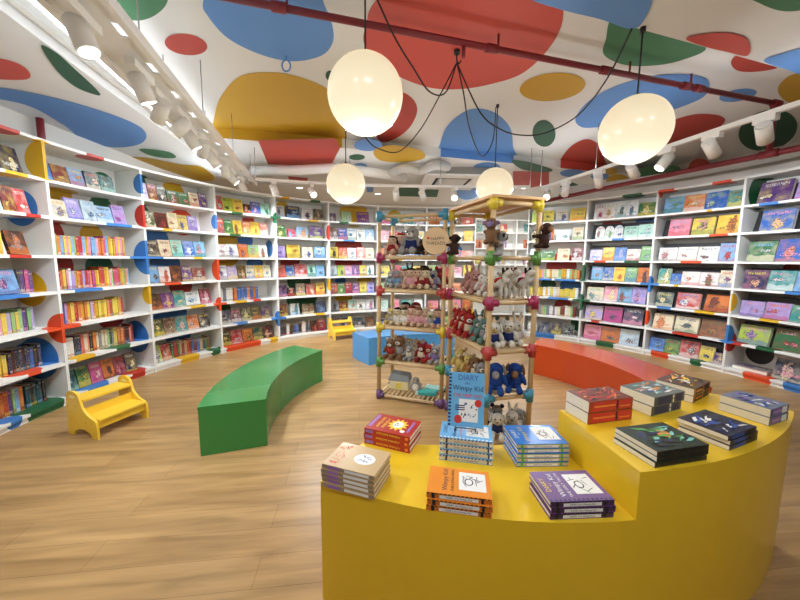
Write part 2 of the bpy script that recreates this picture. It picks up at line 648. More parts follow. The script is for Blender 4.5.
# the lower slab over the right front of the room
low = MB().prism([(.55, 1.975), (1.29, 2.2), (2.98, 2.72), (4.4, 3.157), (4.4, 1.5), (.55, .6)], 2.81, ZC - .001)
blob(low, 2, [(686, 38), (704, 33), (728, 32), (744, 36), (750, 44), (747, 55), (727, 51), (706, 46)], 2.81)
blob(low, 1, [(764, 60), (784, 52), (812, 46), (850, 50), (850, 68), (812, 76), (788, 69)], 2.81)
blob(low, 1, [(528, -6), (560, 8), (600, 18), (632, 28), (646, 16), (652, -6), (640, -30), (560, -30)], 2.81)
blob(low, 5, [(744, -10), (762, 4), (786, 11), (812, 6), (820, -14), (780, -30)], 2.81)
struct(low.obj('ceiling_slab', CM, normals=False))

# dropped beam along the back of the room, its face catching the lamps
ZB = ZC - .13
bl = [(-4.4, 4.25)] + [on_z(x, y, ZC) for x, y in ((215, 127), (342, 138), (513.7, 154.8), (604, 164.5))] + [(6.8, 7.0)]
bl = [Vector(p) for p in bl]
bl = [p + (q - p) * (k / 24) for p, q in zip(bl, bl[1:]) for k in range(24)] + [bl[-1]]
beam = MB()
stripes = [(on_z(216, 127, ZC)[0], on_z(341, 138, ZC)[0], 4), (on_z(440, 150, ZC)[0], on_z(513, 154, ZC)[0], 1), (on_z(558, 162, ZC)[0], on_z(604, 164, ZC)[0], 2)]
for p, q in zip(bl, bl[1:]):
    mx = (p.x + q.x) / 2
    mi = next((m for x0, x1, m in stripes if x0 < mx < x1), 0)
    beam.flat([(p.x, p.y, ZB), (q.x, q.y, ZB), (q.x, q.y, ZC), (p.x, p.y, ZC)], mi)
struct(beam.obj('ceiling_step', CM, normals=False))
rear = MB().prism([(p.x, p.y + .002) for p in bl] + [(6.8, 9.79), (-4.4, 9.79)], ZB, ZC - .001)
poly_px(rear, 3, [(258, 140), (268, 164), (330, 167), (340, 148), (336, 138)], ZB)
blob(rear, 1, ell_px(368, 145, 14, 6), ZB)
blob(rear, 4, [(374, 150), (392, 145), (420, 150), (424, 158), (404, 162), (380, 160)], ZB)
blob(rear, 6, ell_px(357, 157, 8, 3), ZB)
blob(rear, 1, ell_px(360, 166, 7, 3), ZB)
poly_px(rear, 6, [(394, 184), (440, 185), (437, 197), (396, 196)], ZB)
blob(rear, 1, [(452, 188), (466, 184), (478, 187), (476, 197), (462, 199)], ZB)
blob(rear, 1, ell_px(487, 168, 14, 6), ZB)
poly_px(rear, 3, [(513, 171), (549, 171), (549, 184), (528, 188), (513, 187)], ZB)
blob(rear, 6, [(512, 160), (530, 162), (552, 169), (545, 172), (522, 169)], ZB)
blob(rear, 1, ell_px(573, 173, 13, 4), ZB)
blob(rear, 6, ell_px(570, 192, 12, 10), ZB)
blob(rear, 4, ell_px(606, 171, 12, 4), ZB)
blob(rear, 1, ell_px(600, 176, 9, 4), ZB)
blob(rear, 4, ell_px(618, 182, 12, 8), ZB)
blob(rear, 5, ell_px(655, 171, 26, 5, -6), ZB)
blob(rear, 3, ell_px(700, 170, 12, 12), ZB)
poly_px(rear, 3, [(288, 176), (308, 178), (306, 184), (290, 183)], ZB)
poly_px(rear, 1, [(366, 184), (374, 184), (373, 192), (367, 192)], ZB)
struct(rear.obj('ceiling_rear', CM, normals=False))

# lowered soffit over the left-hand bookcases
ZS = 2.75
edge = [(-1.9, -3.19), (-2.05, 0.6), (-2.21, 2.03), (-2.28, 2.4), (-2.38, 2.9), (-2.49, 3.6), (-2.67, 4.7), (-2.83, 5.9)]
sof = MB().prism(edge + [(-6.59, 5.9), (-6.59, -3.19)], ZS, ZC - 0.001)
blob(sof, 2, [(-30, 56), (0, 58), (20, 64), (30, 73), (26, 79), (0, 79), (-30, 76)], ZS)
blob(sof, 1, [(-40, 84), (0, 87), (40, 94), (80, 104), (120, 117), (142, 128), (146, 138), (136, 145), (112, 147), (84, 141), (64, 125), (24, 104), (-40, 92)], ZS)
blob(sof, 6, [(41, 45), (56, 52), (72, 66), (100, 93), (88, 92), (72, 84), (55, 68)], ZS)
blob(sof, 5, [(139, 149), (152, 149), (170, 152), (176, 157), (166, 158), (150, 155)], ZS)
blob(sof, 4, [(128, 157), (150, 158), (180, 164), (200, 166), (214, 176), (208, 181), (180, 176), (150, 166)], ZS)
struct(sof.obj('ceiling_soffit', CM))

# ------------------------------------------------------------------ bookcases
BZ = [0.06, 0.40, 0.74, 1.075, 1.405, 1.755, 2.08, 2.42]    # centre of each board at its front edge
TH = 0.026
DEP = 0.42
HALF = RAD(DA) / 2


def bay_angle(i):
    return A0 - DA * (i + 0.5)


def bay_frame(i):
    a = RAD(bay_angle(i))
    return Matrix.Translation((CX + R0 * math.cos(a), CY + R0 * math.sin(a), 0)) @ Matrix.Rotation(a - PI / 2, 4, 'Z')


def loc(r, ph):                     # polar in a bay -> its own x, y
    return (r * math.sin(ph), r * math.cos(ph) - R0)


def arc_poly(r0, r1, h0, h1, n=6):
    return [loc(r0, h0 + (h1 - h0) * k / n) for k in range(n + 1)] + [loc(r1, h1 + (h0 - h1) * k / n) for k in range(n + 1)]


g_side = 0.0125 / R0
side_me = []
for s in (-1, 1):
    side_me.append(MB().prism(arc_poly(R0, R0 + DEP, s * HALF - s * 0.0003, s * (HALF - g_side), 1), 0.0, BZ[-1] + TH / 2).mesh('side_panel', WHITE))
shelf_me = [MB().prism(arc_poly(R0 + 0.002, R0 + DEP - 0.018, -HALF + g_side, HALF - g_side), z - TH / 2, z + TH / 2).mesh('shelf', WHITE) for z in BZ]
back_me = MB().prism(arc_poly(R0 + DEP - 0.018, R0 + DEP, -HALF + g_side, HALF - g_side), 0.02, BZ[-1] - TH / 2).mesh('back_panel', WHITE)
plinth_me = MB().prism(arc_poly(R0 + 0.02, R0 + 0.04, -HALF + g_side, HALF - g_side), 0.0, BZ[0] - TH / 2).mesh('plinth', WHITE)

BAY = {0: 'left-edge bookcase', 1: 'front-stool bookcase', 2: "bookcase right of front-stool's", 3: 'green-bench bookcase', 4: "bookcase left of rear-stool's",
       5: 'rear-stool bookcase', 6: 'bookcase behind left toy rack', 7: 'bookcase between both toy racks', 9: 'bookcase behind right toy rack',
       10: "orange-bench bookcase", 11: 'second bookcase from right edge', 12: 'right-edge bookcase'}
BAYLABEL = {0: 'white curved bookcase cut off by the left edge, nearest the camera', 1: 'white curved bookcase standing behind the front yellow step stool',
            2: 'white curved bookcase beside the one behind the front step stool', 3: 'white curved bookcase directly behind the green curved bench',
            4: 'white curved bookcase just left of the rear yellow step stool', 5: 'white curved bookcase directly behind the rear yellow step stool',
            6: 'white curved bookcase hidden behind the toy rack with round sign', 7: 'white curved bookcase seen in the gap between the two toy racks',
            9: 'white curved bookcase with three rows of spines behind orange bench end', 10: 'white curved bookcase behind the middle of the orange bench',
            11: 'white curved bookcase second from right edge, with red dots', 12: 'white curved bookcase cut off by the right edge, near yellow table'}
ROWN = ['top', 'second', 'third', 'fourth', 'fifth', 'sixth', 'bottom']


def row_z(k):                       # k = 0 is the top row: centre height of the row and its board's top
    b = BZ[6 - k]
    return (BZ[6 - k] + BZ[7 - k]) / 2, b + TH / 2


# dots: (where, u, row position counted from the top, radius, colour); b = on the back panel, e = on a board's front edge, s = on the side at u
DOTS = {
 0: [('s', 1, .5, .17, 'y'), ('e', .75, 1, .12, 'y'), ('b', .62, 1.25, .16, 'g'), ('e', .85, 2, .1, 'r'), ('sb', 1, 1.75, .16, 'b'), ('e', .7, 3, .12, 'r'),
     ('b', .55, 3.4, .2, 'r'), ('sb', 1, 3.9, .16, 'y'), ('e', .6, 4, .16, 'b'), ('b', .62, 4.25, .17, 'g'), ('s', 1, 5.0, .14, 'o'), ('sb', 1, 5.85, .2, 'b'),
     ('t', .7, 6, .14, 'o'), ('t', .78, 7, .2, 'g'), ('e', .5, 7, .09, 'b'), ('e', .7, 0, .14, 'r')],
 1: [('e', .5, 0, .12, 'r'), ('b', .86, .5, .12, 'g'), ('b', .32, 1.1, .24, 'y'), ('b', .82, 1.35, .13, 'g'), ('s', 1, 1.6, .13, 'r'), ('s', 1, .5, .11, 'b'),
     ('e', .7, 2, .17, 'b'), ('b', .18, 2.45, .28, 'r'), ('b', .7, 2.3, .12, 'y'), ('b', .25, 3.3, .26, 'r'), ('b', .75, 3.35, .15, 'g'), ('s', 1, 3.0, .2, 'b'),
     ('s', 1, 4.35, .11, 'y'), ('e', .3, 4, .17, 'b'), ('b', .82, 5.1, .15, 'r'), ('sb', 1, 5.9, .2, 'b'), ('e', .08, 5, .13, 'o'), ('t', .62, 6, .15, 'g'),
     ('e', .2, 6, .13, 'y'), ('t', .78, 7, .15, 'r'), ('t', .3, 7, .17, 'b')],
 2: [('b', .15, .3, .2, 'g'), ('b', .66, .4, .16, 'y'), ('b', .2, 1.4, .16, 'g'), ('b', .75, 1.55, .18, 'o'), ('b', .4, 2.3, .17, 'b'), ('e', .02, 3, .2, 'b'),
     ('b', .5, 3.25, .2, 'b'), ('s', 1, 3.5, .15, 'o'), ('s', 1, 1.5, .1, 'b'), ('b', .68, 4.2, .16, 'r'), ('e', .32, 4, .14, 'o'), ('e', .66, 5, .14, 'y'),
     ('s', 1, 5.0, .1, 'o'), ('b', .5, 5.3, .25, 'b'), ('b', .6, 6.1, .2, 'b'), ('e', .5, 7, .16, 'y'), ('e', .9, 7, .1, 'g'), ('e', .3, 2, .1, 'y'), ('e', .7, 3, .1, 'y')],
 3: [('e', .35, 1, .12, 'g'), ('b', .72, 1.15, .1, 'r'), ('b', .3, 2.6, .3, 'y'), ('b', .66, 2.15, .13, 'b'), ('sb', 1, 2.5, .14, 'b'), ('b', .8, 3.3, .14, 'b'),
     ('e', .35, 5, .12, 'y'), ('e', .62, 5, .1, 'r'), ('b', .2, 5.45, .19, 'g'), ('e', .35, 6, .12, 'b'), ('s', 1, 6, .13, 'b'), ('e', .25, 7, .2, 'o'), ('e', .5, 7, .18, 'o'),
     ('e', .9, 7, .1, 'y'), ('s', 1, 1.05, .09, 'g'), ('e', .3, 2, .12, 'g')],
 4: [('e', .7, 1, .12, 'y'), ('b', .3, .4, .13, 'y'), ('s', 1, 1.6, .13, 'r'), ('b', .4, 3.2, .18, 'r'), ('b', .55, 4.2, .22, 'g'), ('b', .6, 5.1, .3, 'g'), ('s', 1, 4.4, .11, 'y'),
     ('e', .75, 0, .12, 'g'), ('e', .2, 0, .1, 'y'), ('e', .8, 6, .12, 'y')],
 5: [('b', .6, .3, .28, 'y'), ('e', .3, 1, .12, 'g'), ('b', .5, 2.4, .28, 'r'), ('b', .5, 3.2, .28, 'r'), ('b', .33, 4.3, .11, 'b'), ('b', .8, 4.3, .14, 'y'), ('b', .4, 5.3, .17, 'y'), ('e', .4, 2, .14, 'b')],
 6: [('b', .4, .5, .16, 'y'), ('b', .7, 2.3, .16, 'r'), ('e', .4, 3, .12, 'y'), ('b', .5, 4.3, .15, 'b'), ('s', 0, 2.6, .12, 'y')],
 7: [('b', .4, 1.4, .16, 'g'), ('b', .6, 2.5, .16, 'b'), ('e', .5, 4, .12, 'r'), ('b', .5, 5.3, .15, 'y'), ('s', 1, 5.6, .2, 'y')],
 9: [('b', .55, 3.3, .26, 'r'), ('b', .72, 4.4, .18, 'b'), ('b', .35, 4.4, .14, 'g'), ('b', .62, 5.5, .15, 'r'), ('b', .9, 6.4, .14, 'g'), ('e', .3, 4, .2, 'b'), ('e', .7, 4, .2, 'b'),
     ('e', .6, 5, .2, 'b'), ('s', 1, 3.6, .14, 'g'), ('s', 1, 5.1, .14, 'g'), ('e', .4, 7, .2, 'b')],
 10: [('e', .65, 0, .16, 'g'), ('b', .28, 1.35, .17, 'r'), ('b', .8, 1.35, .22, 'b'), ('e', .25, 3, .12, 'o'), ('e', .72, 3, .13, 'g'), ('e', .5, 4, .07, 'y'), ('s', 1, 4.0, .12, 'b'),
      ('s', 1, 5.5, .11, 'o'), ('e', .42, 7, .16, 'g'), ('e', .25, 6, .1, 'r'), ('e', .5, 2, .12, 'b'), ('e', .6, 1, .05, 'y')],
 11: [('e', .1, 0, .13, 'o'), ('e', .75, 0, .13, 'o'), ('e', .65, 1, .08, 'y'), ('e', .35, 2, .07, 'b'), ('e', .78, 2, .13, 'o'), ('e', .5, 3, .15, 'o'), ('e', .35, 4, .08, 'y'),
      ('s', 1, 5.7, .12, 'b'), ('e', .22, 5, .12, 'b'), ('e', .72, 5, .14, 'y'), ('e', .52, 6, .18, 'r'), ('e', .22, 7, .14, 'o'), ('e', .68, 7, .1, 'g')],
 12: [('sb', 0, .5, .2, 'g'), ('e', .25, 1, .12, 'b'), ('e', .6, 4, .12, 'b'), ('b', .4, 3.3, .16, 'r'), ('s', 0, 4.5, .11, 'y'), ('e', .4, 5, .12, 'y'), ('e', .05, 6, .14, 'r'),
      ('e', .4, 6, .12, 'g'), ('e', .35, 7, .16, 'o'), ('b', .15, 6.4, .14, 'k'), ('e', .7, 7, .12, 'b')],
}
DOTC['k'] = (40, 44, 44)


def rows_to_z(p):
    k = min(int(p), 6)
    hi, lo = BZ[7 - k], BZ[6 - k]
    return hi + (lo - hi) * (p - k)


def dot_pts(i):
    out = []
    for w, u, p, r, ch in DOTS.get(i, []):
        ph = (u - 0.5) * 2 * HALF
        rr = {'b': R0 + DEP - 0.018, 'e': R0, 't': R0, 's': R0, 'sb': R0 + 0.26}[w]
        if w == 't':
            rr += .13
        if w == 'e':
            rr += .07
            r *= .92
        x, y = loc(rr, ph)
        out.append((x, y, rows_to_z(p), r, ch))
        if w in ('s', 'sb') and u == 1:
            NEXT.setdefault(i + 1, []).append((w, 0, p, r, ch))
    for w, u, p, r, ch in NEXT.get(i, []):
        x, y = loc(R0 if w == 's' else R0 + 0.26, -HALF)
        out.append((x, y, rows_to_z(p), r, ch))
    return out


NEXT = {}
for i in (0, 1, 2, 3, 4, 5, 6, 7, 9, 10, 11, 12):
    M = bay_frame(i)
    root = thing('bookcase', BAYLABEL[i], 'bookcase', M.translation, RAD(bay_angle(i)) - PI / 2, 'ring of white bookcases')
    dm = dotted_mat('dotted_laminate', dot_pts(i))
    for nm, me in [('side_panel', side_me[0]), ('side_panel', side_me[1]), ('back_panel', back_me), ('plinth', plinth_me)] + [('shelf', m) for m in shelf_me]:
        o = put(nm, me, root)
        o.material_slots[0].link = 'OBJECT'
        o.material_slots[0].material = dm

# ------------------------------------------------------------------ books for the shelves


def book_mesh(w, h, t, arch=False, name='picture_book'):
    """x across the cover, z up, front cover at y=0 and the spine at x=-w/2"""
    mb = MB()
    uv = mb.bm.loops.layers.uv.new('UVMap')
    if arch:
        n = 10
        poly = [(-w / 2, 0), (w / 2, 0), (w / 2, h - w / 2)] + [(w / 2 * math.cos(PI * k / n), h - w / 2 + w / 2 * math.sin(PI * k / n)) for k in range(1, n)] + [(-w / 2, h - w / 2)]
        mb.prism(poly, 0, 0.004, 0, 'y').prism([(x * 0.96, z * 0.98 + 0.003) for x, z in poly], 0.004, t - 0.004, 2, 'y').prism(poly, t - 0.004, t, 0, 'y')
    else:
        c = 0.0025
        mb.box((-w / 2, 0, 0), (w / 2, c, h), 0)
        mb.box((-w / 2, t - c, 0), (w / 2, t, h), 0)
        mb.box((-w / 2, c, 0), (-w / 2 + c, t - c, h), 1)
        mb.box((-w / 2 + c, c, 0.003), (w / 2 - 0.003, t - c, h - 0.003), 2)
    bmesh.ops.recalc_face_normals(mb.bm, faces=mb.bm.faces)
    for f in mb.bm.faces:
        for l in f.loops:
            x, y, z = l.vert.co
            l[uv].uv = ((y / t, z / h) if f.material_index == 1 else (x / w + 0.5, z / h))
    return mb.mesh(name, [COVER, SPINE, PAPER], normals=False)


SIZES = {'': (.165, .21, .03), 'L': (.215, .18, .03), 'Q': (.195, .2, .025), 'S': (.13, .15, .03), 'W': (.235, .225, .03), 'Z': (.26, .215, .04), 'A': (.14, .2, .02), 'P': (.15, .235, .025)}
BME = {k: book_mesh(*v, arch=(k == 'A')) for k, v in SIZES.items()}
SPME = book_mesh(.14, .2, .02, name='paperback_novel')
COMPL = {'w': 'bonkrGtV', 'k': 'wycrbs', 'N': 'wybpc', 'y': 'rBknGo', 'b': 'wNVrYG', 'B': 'wyboc', 'r': 'wybNc', 'R': 'wycop', 'V': 'wyplc', 'v': 'VwmyB', 'G': 'wylcr', 'g': 'GwroB',
         'o': 'wNyRk', 'p': 'wmVrB', 'm': 'wypcV', 't': 'wyNco', 'T': 'wucyb', 'u': 'GtwTs', 'n': 'cyowf', 'D': 'cyowr', 'c': 'rnBGo', 'l': 'GkBwV', 'e': 'wkrNy', 's': 'wyrNc',
         'f': 'nrkwB', 'F': 'ycwlo', 'i': 'NBrtV', 'Y': 'rkwNn'}


def inks(o, tok):
    o['ink_a'] = [*pc(tok[0]), 1.0]
    o['ink_b'] = [*pc(tok[1]), 1.0]
    o['ink_c'] = [*pc(rnd.choice(COMPL[tok[0]])), 1.0]


def place_book(i, k, u, tok, me, lean, label, group, name, yaw=0.0, sc=(1, 1, 1), setback=0.07):
    ph = (u - 0.5) * 2 * HALF
    _, zt = row_z(k)
    t = me['t'] * sc[1]
    x, y = loc(R0 + setback, ph)
    M = bay_frame(i) @ Matrix.Translation((x, y, zt + 0.0008 + (t * math.sin(lean) if not yaw else 0))) @ Matrix.Rotation(-ph + yaw, 4, 'Z') @ Matrix.Rotation(-lean if not yaw else 0, 4, 'X') @ Matrix.Diagonal((*sc, 1))
    o = put(name, me)
    o.matrix_world = M
    tag(o, label, 'book', group)
    inks(o, tok)
    return o


for k, v in SIZES.items():
    BME[k]['t'] = v[2]
SPME['t'] = .02
WBAY = (R0 + 0.07) * 2 * HALF - 0.03


def face_row(i, k, u0, u1, toks, lean=None, big=1.0):
    toks = toks.split()
    ws = [SIZES[t[2:]][0] * big for t in toks]
    span = (u1 - u0) * WBAY
    tot = sum(ws)
    sh = 1.0
    if tot + 0.006 * (len(ws) - 1) > span:
        sh = (span - 0.006 * (len(ws) - 1)) / tot
    ws = [w * sh for w in ws]
    gap = (span - sum(ws)) / max(1, len(ws) - 1) if len(ws) > 1 else 0
    x = u0 * WBAY
    for j, (t, w) in enumerate(zip(toks, ws)):
        u = ((x + w / 2) / WBAY - 0.5) * (WBAY / ((R0 + 0.07) * 2 * HALF)) + 0.5
        x += w + gap
        s = big * rnd.uniform(.95, 1.04)
        lb = f"{CNAME[t[0]]} picture book, {ORD[j]} from left on {ROWN[k]} shelf, {BAY[i]}"
        place_book(i, k, u, t, BME[t[2:]], RAD(rnd.uniform(9, 15)) if lean is None else lean, lb, f'face-out books in the {BAY[i]}', 'picture_book', sc=(big * sh, 1, s if t[2:] != 'A' else big), setback=.1 if i < 6 else .07)


def spine_row(i, k, u0, u1, pal, n, h=.2, dep=.14, start=0):
    span = (u1 - u0) * WBAY
    ws = [rnd.uniform(.75, 1.25) for _ in range(n)]
    f = (span - 0.0012 * n) / sum(ws)
    x = u0 * WBAY
    hh = h
    for j, w in enumerate(ws):
        w *= f
        u = ((x + w / 2) / WBAY - 0.5) * (WBAY / ((R0 + 0.1) * 2 * HALF)) + 0.5
        x += w + 0.0012
        a = rnd.choice(pal)
        b = rnd.choice(COMPL[a])
        if rnd.random() < .3:
            hh = h * rnd.uniform(.88, 1.08)
        lb = f"{CNAME[a]} paperback, {ORD[j + start]} spine from left on {ROWN[k]} shelf, {BAY[i]}"
        # spine (local -x) turned to face the room: rotate by -90 deg about z, centred on its thickness
        ph = (u - 0.5) * 2 * HALF
        _, zt = row_z(k)
        r = R0 + (0.13 if i < 4 else 0.1) + rnd.uniform(0, .012)
        px, py = loc(r, ph)
        sx, sy, sz = dep / .14, w / .02, hh / .2
        M = bay_frame(i) @ Matrix.Translation((px, py, zt + 0.0008)) @ Matrix.Rotation(-ph, 4, 'Z') @ Matrix.Rotation(PI / 2, 4, 'Z') @ Matrix.Translation((dep / 2, -w / 2, 0)) @ Matrix.Diagonal((sx, sy, sz, 1))
        o = put('paperback_novel', SPME)
        o.matrix_world = M
        tag(o, lb, 'book', f'spine-out books in the {BAY[i]}')
        inks(o, a + b)


PASTEL = 'yyYpobbrmyvoyYg'
MIXED = 'erogscwyRNkR'
# left edge
face_row(0, 0, .48, .92, 'Nw Nw NwW')
face_row(0, 1, .5, .94, 'cn wk Rk rw')
spine_row(0, 2, .42, .71, 'yYpcoy', 10)
face_row(0, 2, .73, .89, 'De')
spine_row(0, 3, .4, .58, 'VmVN', 6)
face_row(0, 3, .6, .78, 'bp')
spine_row(0, 3, .795, .92, 'VVNm', 4, start=6)
spine_row(0, 4, .3, .9, 'yvgpGwbyvV', 18)
spine_row(0, 5, .3, .62, 'yeewyc', 10, .19)
spine_row(0, 5, .64, .92, 'NBNk', 10, start=10)
spine_row(0, 6, .25, .72, 'VbrgorBGv', 16)
spine_row(0, 6, .74, .92, 'TTfTk', 7, start=16)
# behind the front stool
face_row(1, 0, .03, .78, 'Bn RnL byL TrL TnL')
face_row(1, 1, .07, .88, 'cYL vw ib bkL vV')
spine_row(1, 2, .03, .86, PASTEL, 30)
spine_row(1, 3, .04, .88, PASTEL + 'rwr', 32)
spine_row(1, 4, .03, .13, 'BB', 2)
spine_row(1, 4, .14, .78, 'yyYyvoryY', 20, start=2)
spine_row(1, 5, .04, .2, 'w', 4, .19)
spine_row(1, 5, .21, .88, MIXED, 21, start=4)
face_row(1, 6, .05, .86, 'Tt Gk mc on Rr Nw')
# beside it
face_row(2, 0, .03, .97, 'vw Rp kw GwL GcL cnQ Vw')
face_row(2, 1, .06, .8, 'FwQ DnQ cg yV vw')
face_row(2, 2, .08, .9, 'Dc cD uo Bw bp')
face_row(2, 3, .06, .88, 'by wr Dn Vc RNL')
face_row(2, 4, .06, .94, 'DG Vy ty wkL Rw')
face_row(2, 5, .06, .9, 'Fc nD tp oD Dy')
face_row(2, 6, .05, .3, 'lV rN')
spine_row(2, 6, .32, .9, 'ocBrNBGnRcGf', 15)
# behind the green bench
face_row(3, 0, .02, .97, 'rt lk yk kcS Bw uG')
face_row(3, 1, .04, .92, 'sw Gw yG sw yo sw')
face_row(3, 2, .03, .9, 'wpQ wvQ op gbQ wr')
face_row(3, 3, .05, .95, 'wV vwQ Fc cG yc cg')
spine_row(3, 4, .06, .28, 'eww', 4)
spine_row(3, 4, .3, .72, 'VooBB', 8, start=4)
face_row(3, 5, .05, .92, 'NV Rp Fy Fg VN')
face_row(3, 6, .03, .95, 'kc rR oy TG kc')
# left of the rear stool
face_row(4, 0, .03, .95, 'wk NyW wkQ Dn')
face_row(4, 1, .04, .93, 'Gw rbS bsQ VvW')
face_row(4, 2, .02, .97, 'vV yoW cDQ bwQ')
face_row(4, 3, .03, .95, 'sw Bb rpW uG bt')
face_row(4, 4, .03, .95, 'NB DcS ep rw yn')
face_row(4, 5, .03, .95, 'Rn wG nGL NV')
spine_row(4, 6, .05, .6, 'NewBNBBk', 9)
face_row(4, 6, .66, .95, 'kr rc')
# behind the rear stool
face_row(5, 0, .03, .85, 'VwS gvQ VyW')
face_row(5, 1, .03, .95, 'ne Bw wB wn bw')
face_row(5, 2, .03, .95, 'yk rp wb sw cn')
face_row(5, 3, .03, .95, 'iw lG pw Vv yw wt')
face_row(5, 4, .03, .95, 'sw Gw rw Vw yr vV')
face_row(5, 5, .03, .95, 'en Rk ut wk wp')
face_row(5, 6, .05, .95, 'nR NBQ NtQ nR')
# seen through the toy racks
for i in (6, 7):
    for k in range(7):
        n = 4
        face_row(i, k, .04, .96, ' '.join(rnd.choice('byoctrwpugNVns') + '?' + rnd.choice(['', 'Q', 'L']) for _ in range(n)).replace('?', rnd.choice('wky')))
# beyond the right-hand toy rack
face_row(9, 0, .03, .96, 'lB yk cnQ ytW')
face_row(9, 1, .04, .95, 'kw oB wiL co')
face_row(9, 2, .03, .96, 'wk GwL cnQ Rw')
spine_row(9, 3, .06, .93, 'ywbpYcgo', 18, .17)
spine_row(9, 4, .06, .93, 'yYcywy', 18, .17)
spine_row(9, 5, .06, .9, 'fnegcRw', 18, .18)
face_row(9, 6, .06, .9, 'wc Nk Ne kG')
# behind the orange bench
face_row(10, 0, .07, .96, 'wVP wgP wnP wtP GcL', big=1.08)
face_row(10, 1, .12, .97, 'wrA wgA wBA uGL utL', big=1.08)
face_row(10, 2, .05, .97, 'vBL yuQ BvQ wcL gw', big=1.05)
face_row(10, 3, .1, .97, 'bp BG yr gw on', big=1.08)
face_row(10, 4, .05, .95, 'cgL py br vp', big=1.2)
face_row(10, 5, .04, .93, 'vyW mTW NwW', big=1.12)
face_row(10, 6, .04, .9, 'poW oeW icW', big=1.12)
# second from the right edge
face_row(11, 0, .05, .98, 'bgW oyW BgW tn', big=1.05)
face_row(11, 1, .14, .98, 'pbW ypW ynW', big=1.05)
face_row(11, 2, .04, .96, 'wpL weL wNL br', big=1.08)
face_row(11, 3, .06, .98, 'tw BnS wcL wGL cr', big=1.02)
face_row(11, 4, .06, .97, 'TyQ rBZ onZ', big=1.05)
face_row(11, 5, .05, .95, 'coW cVZ nGZ', big=1.05)
face_row(11, 6, .03, .99, 'BkQ GrQ rTW yk VyS', big=1.02)
# right edge
face_row(12, 0, .08, .98, 'VwZ vpZ to', big=1.12)
face_row(12, 1, .14, .99, 'BpZ tc br', big=1.12)
face_row(12, 2, .05, .99, 'GbW BpW Bw Bp', big=1.1)
face_row(12, 3, .04, .96, 'NyW tpW byW wb', big=1.0)
face_row(12, 4, .05, .97, 'vpL voL twL gt', big=1.08)
face_row(12, 5, .06, .97, 'lpZ GpZ wp', big=1.12)
face_row(12, 6, .45, .98, 'NpZ Bp', big=1.08)

# book lying flat on the bottom shelf at the right edge
x, y = loc(R0 + 0.19, (0.23 - 0.5) * 2 * HALF)
o = put('picture_book', BME['Z'])
o.matrix_world = bay_frame(12) @ Matrix.Translation((x, y - 0.1, row_z(6)[1] + 0.042)) @ Matrix.Rotation(RAD(7), 4, 'Z') @ Matrix.Rotation(RAD(-90), 4, 'X') @ Matrix.Diagonal((1.3, 1, 1, 1))
tag(o, 'purple picture book lying flat on bottom shelf, right-edge bookcase', 'book', 'face-out books in the right-edge bookcase')
inks(o, 'Vw')

# black slanted risers behind the books of the right-hand bookcases
ris = MB().prism([(0.125, 0), (0.30, 0), (0.30, 0.25), (0.195, 0.25)], -0.44, 0.44, 0, 'x').mesh('book_riser', BLACKP)
for i in (10, 11, 12):
    for k in range(7):
        if (i, k) == (12, 6):
            continue
        o = put('book_riser', ris)
        o.matrix_world = bay_frame(i) @ Matrix.Translation((0, 0, row_z(k)[1] + 0.001)) @ Matrix.Diagonal((1, 1, 1.0 if k else .8, 1))
        tag(o, f'black slanted riser behind the books on {ROWN[k]} shelf, {BAY[i]}', 'display riser', 'black risers in the right-hand bookcases')

# a far bookcase seen through the gap in the ring
far = thing('bookcase', 'far white straight bookcase seen through the gap behind right toy rack', 'bookcase', (2.55, 8.45, 0), 0)
MB().box((-.9, .3, .0), (.9, .33, 2.4)).obj('back_panel', WHITE, far)
for s in (-.9, -.3, .3, .9):
    MB().box((s - .013, 0, 0), (s + .013, .3, 2.4)).obj('side_panel', WHITE, far)
FZ = [.06, .5, .9, 1.3, 1.7, 2.08, 2.39]
for z in FZ:
    for s in (-.6, 0, .6):
        MB().box((s - .286, .004, z - .013), (s + .286, .3, z + .013)).obj('shelf', WHITE, far)
for k, z in enumerate(FZ[1:6]):
    for j in range(3):
        o = put('picture_book', BME[''])
        t = rnd.choice('wkyorbVNtgp')
        sec, q = j, 1
        o.matrix_world = Matrix.Translation((2.55 - .6 + .6 * sec - .19 + .19 * q, 8.53, z + .013 + .008)) @ Matrix.Rotation(RAD(-12), 4, 'X')
        tag(o, f'{CNAME[t]} picture book, {ORD[j]} from left, {ROWN[::-1][k + 1]} shelf, far straight bookcase', 'book', 'face-out books in the far straight bookcase')
        inks(o, t + rnd.choice(COMPL[t]))

# ------------------------------------------------------------------ benches


def bench(name, label, a0, a1, r0, r1, z, m):
    n = 28
    ang = [a0 + (a1 - a0) * i / n for i in range(n + 1)]
    root = thing(name, label, 'bench', (*ring_xy(CX, CY, (r0 + r1) / 2, (a0 + a1) / 2), 0), 0, 'curved benches')
    ox, oy, _ = root.location

    def sector(ra, rb, zz0, zz1, nm, da=0):
        aa = [a + (da if a == ang[0] else (-da if a == ang[-1] else 0)) for a in ang]
        poly = [(x - ox, y - oy) for x, y in [ring_xy(CX, CY, ra, a) for a in aa] + [ring_xy(CX, CY, rb, a) for a in aa[::-1]]]
        mb = MB().prism(poly, zz0, zz1)
        bmesh.ops.bevel(mb.bm, geom=[e for e in mb.bm.edges if e.calc_face_angle(0) > 1.0], offset=0.004, segments=2, affect='EDGES', profile=0.5)
        return mb.obj(nm, m, root)
    sector(r0 + .003, r1 - .003, 0, z - 0.022, 'base')
    sector(r0, r1, z - 0.022, z, 'seat_top')


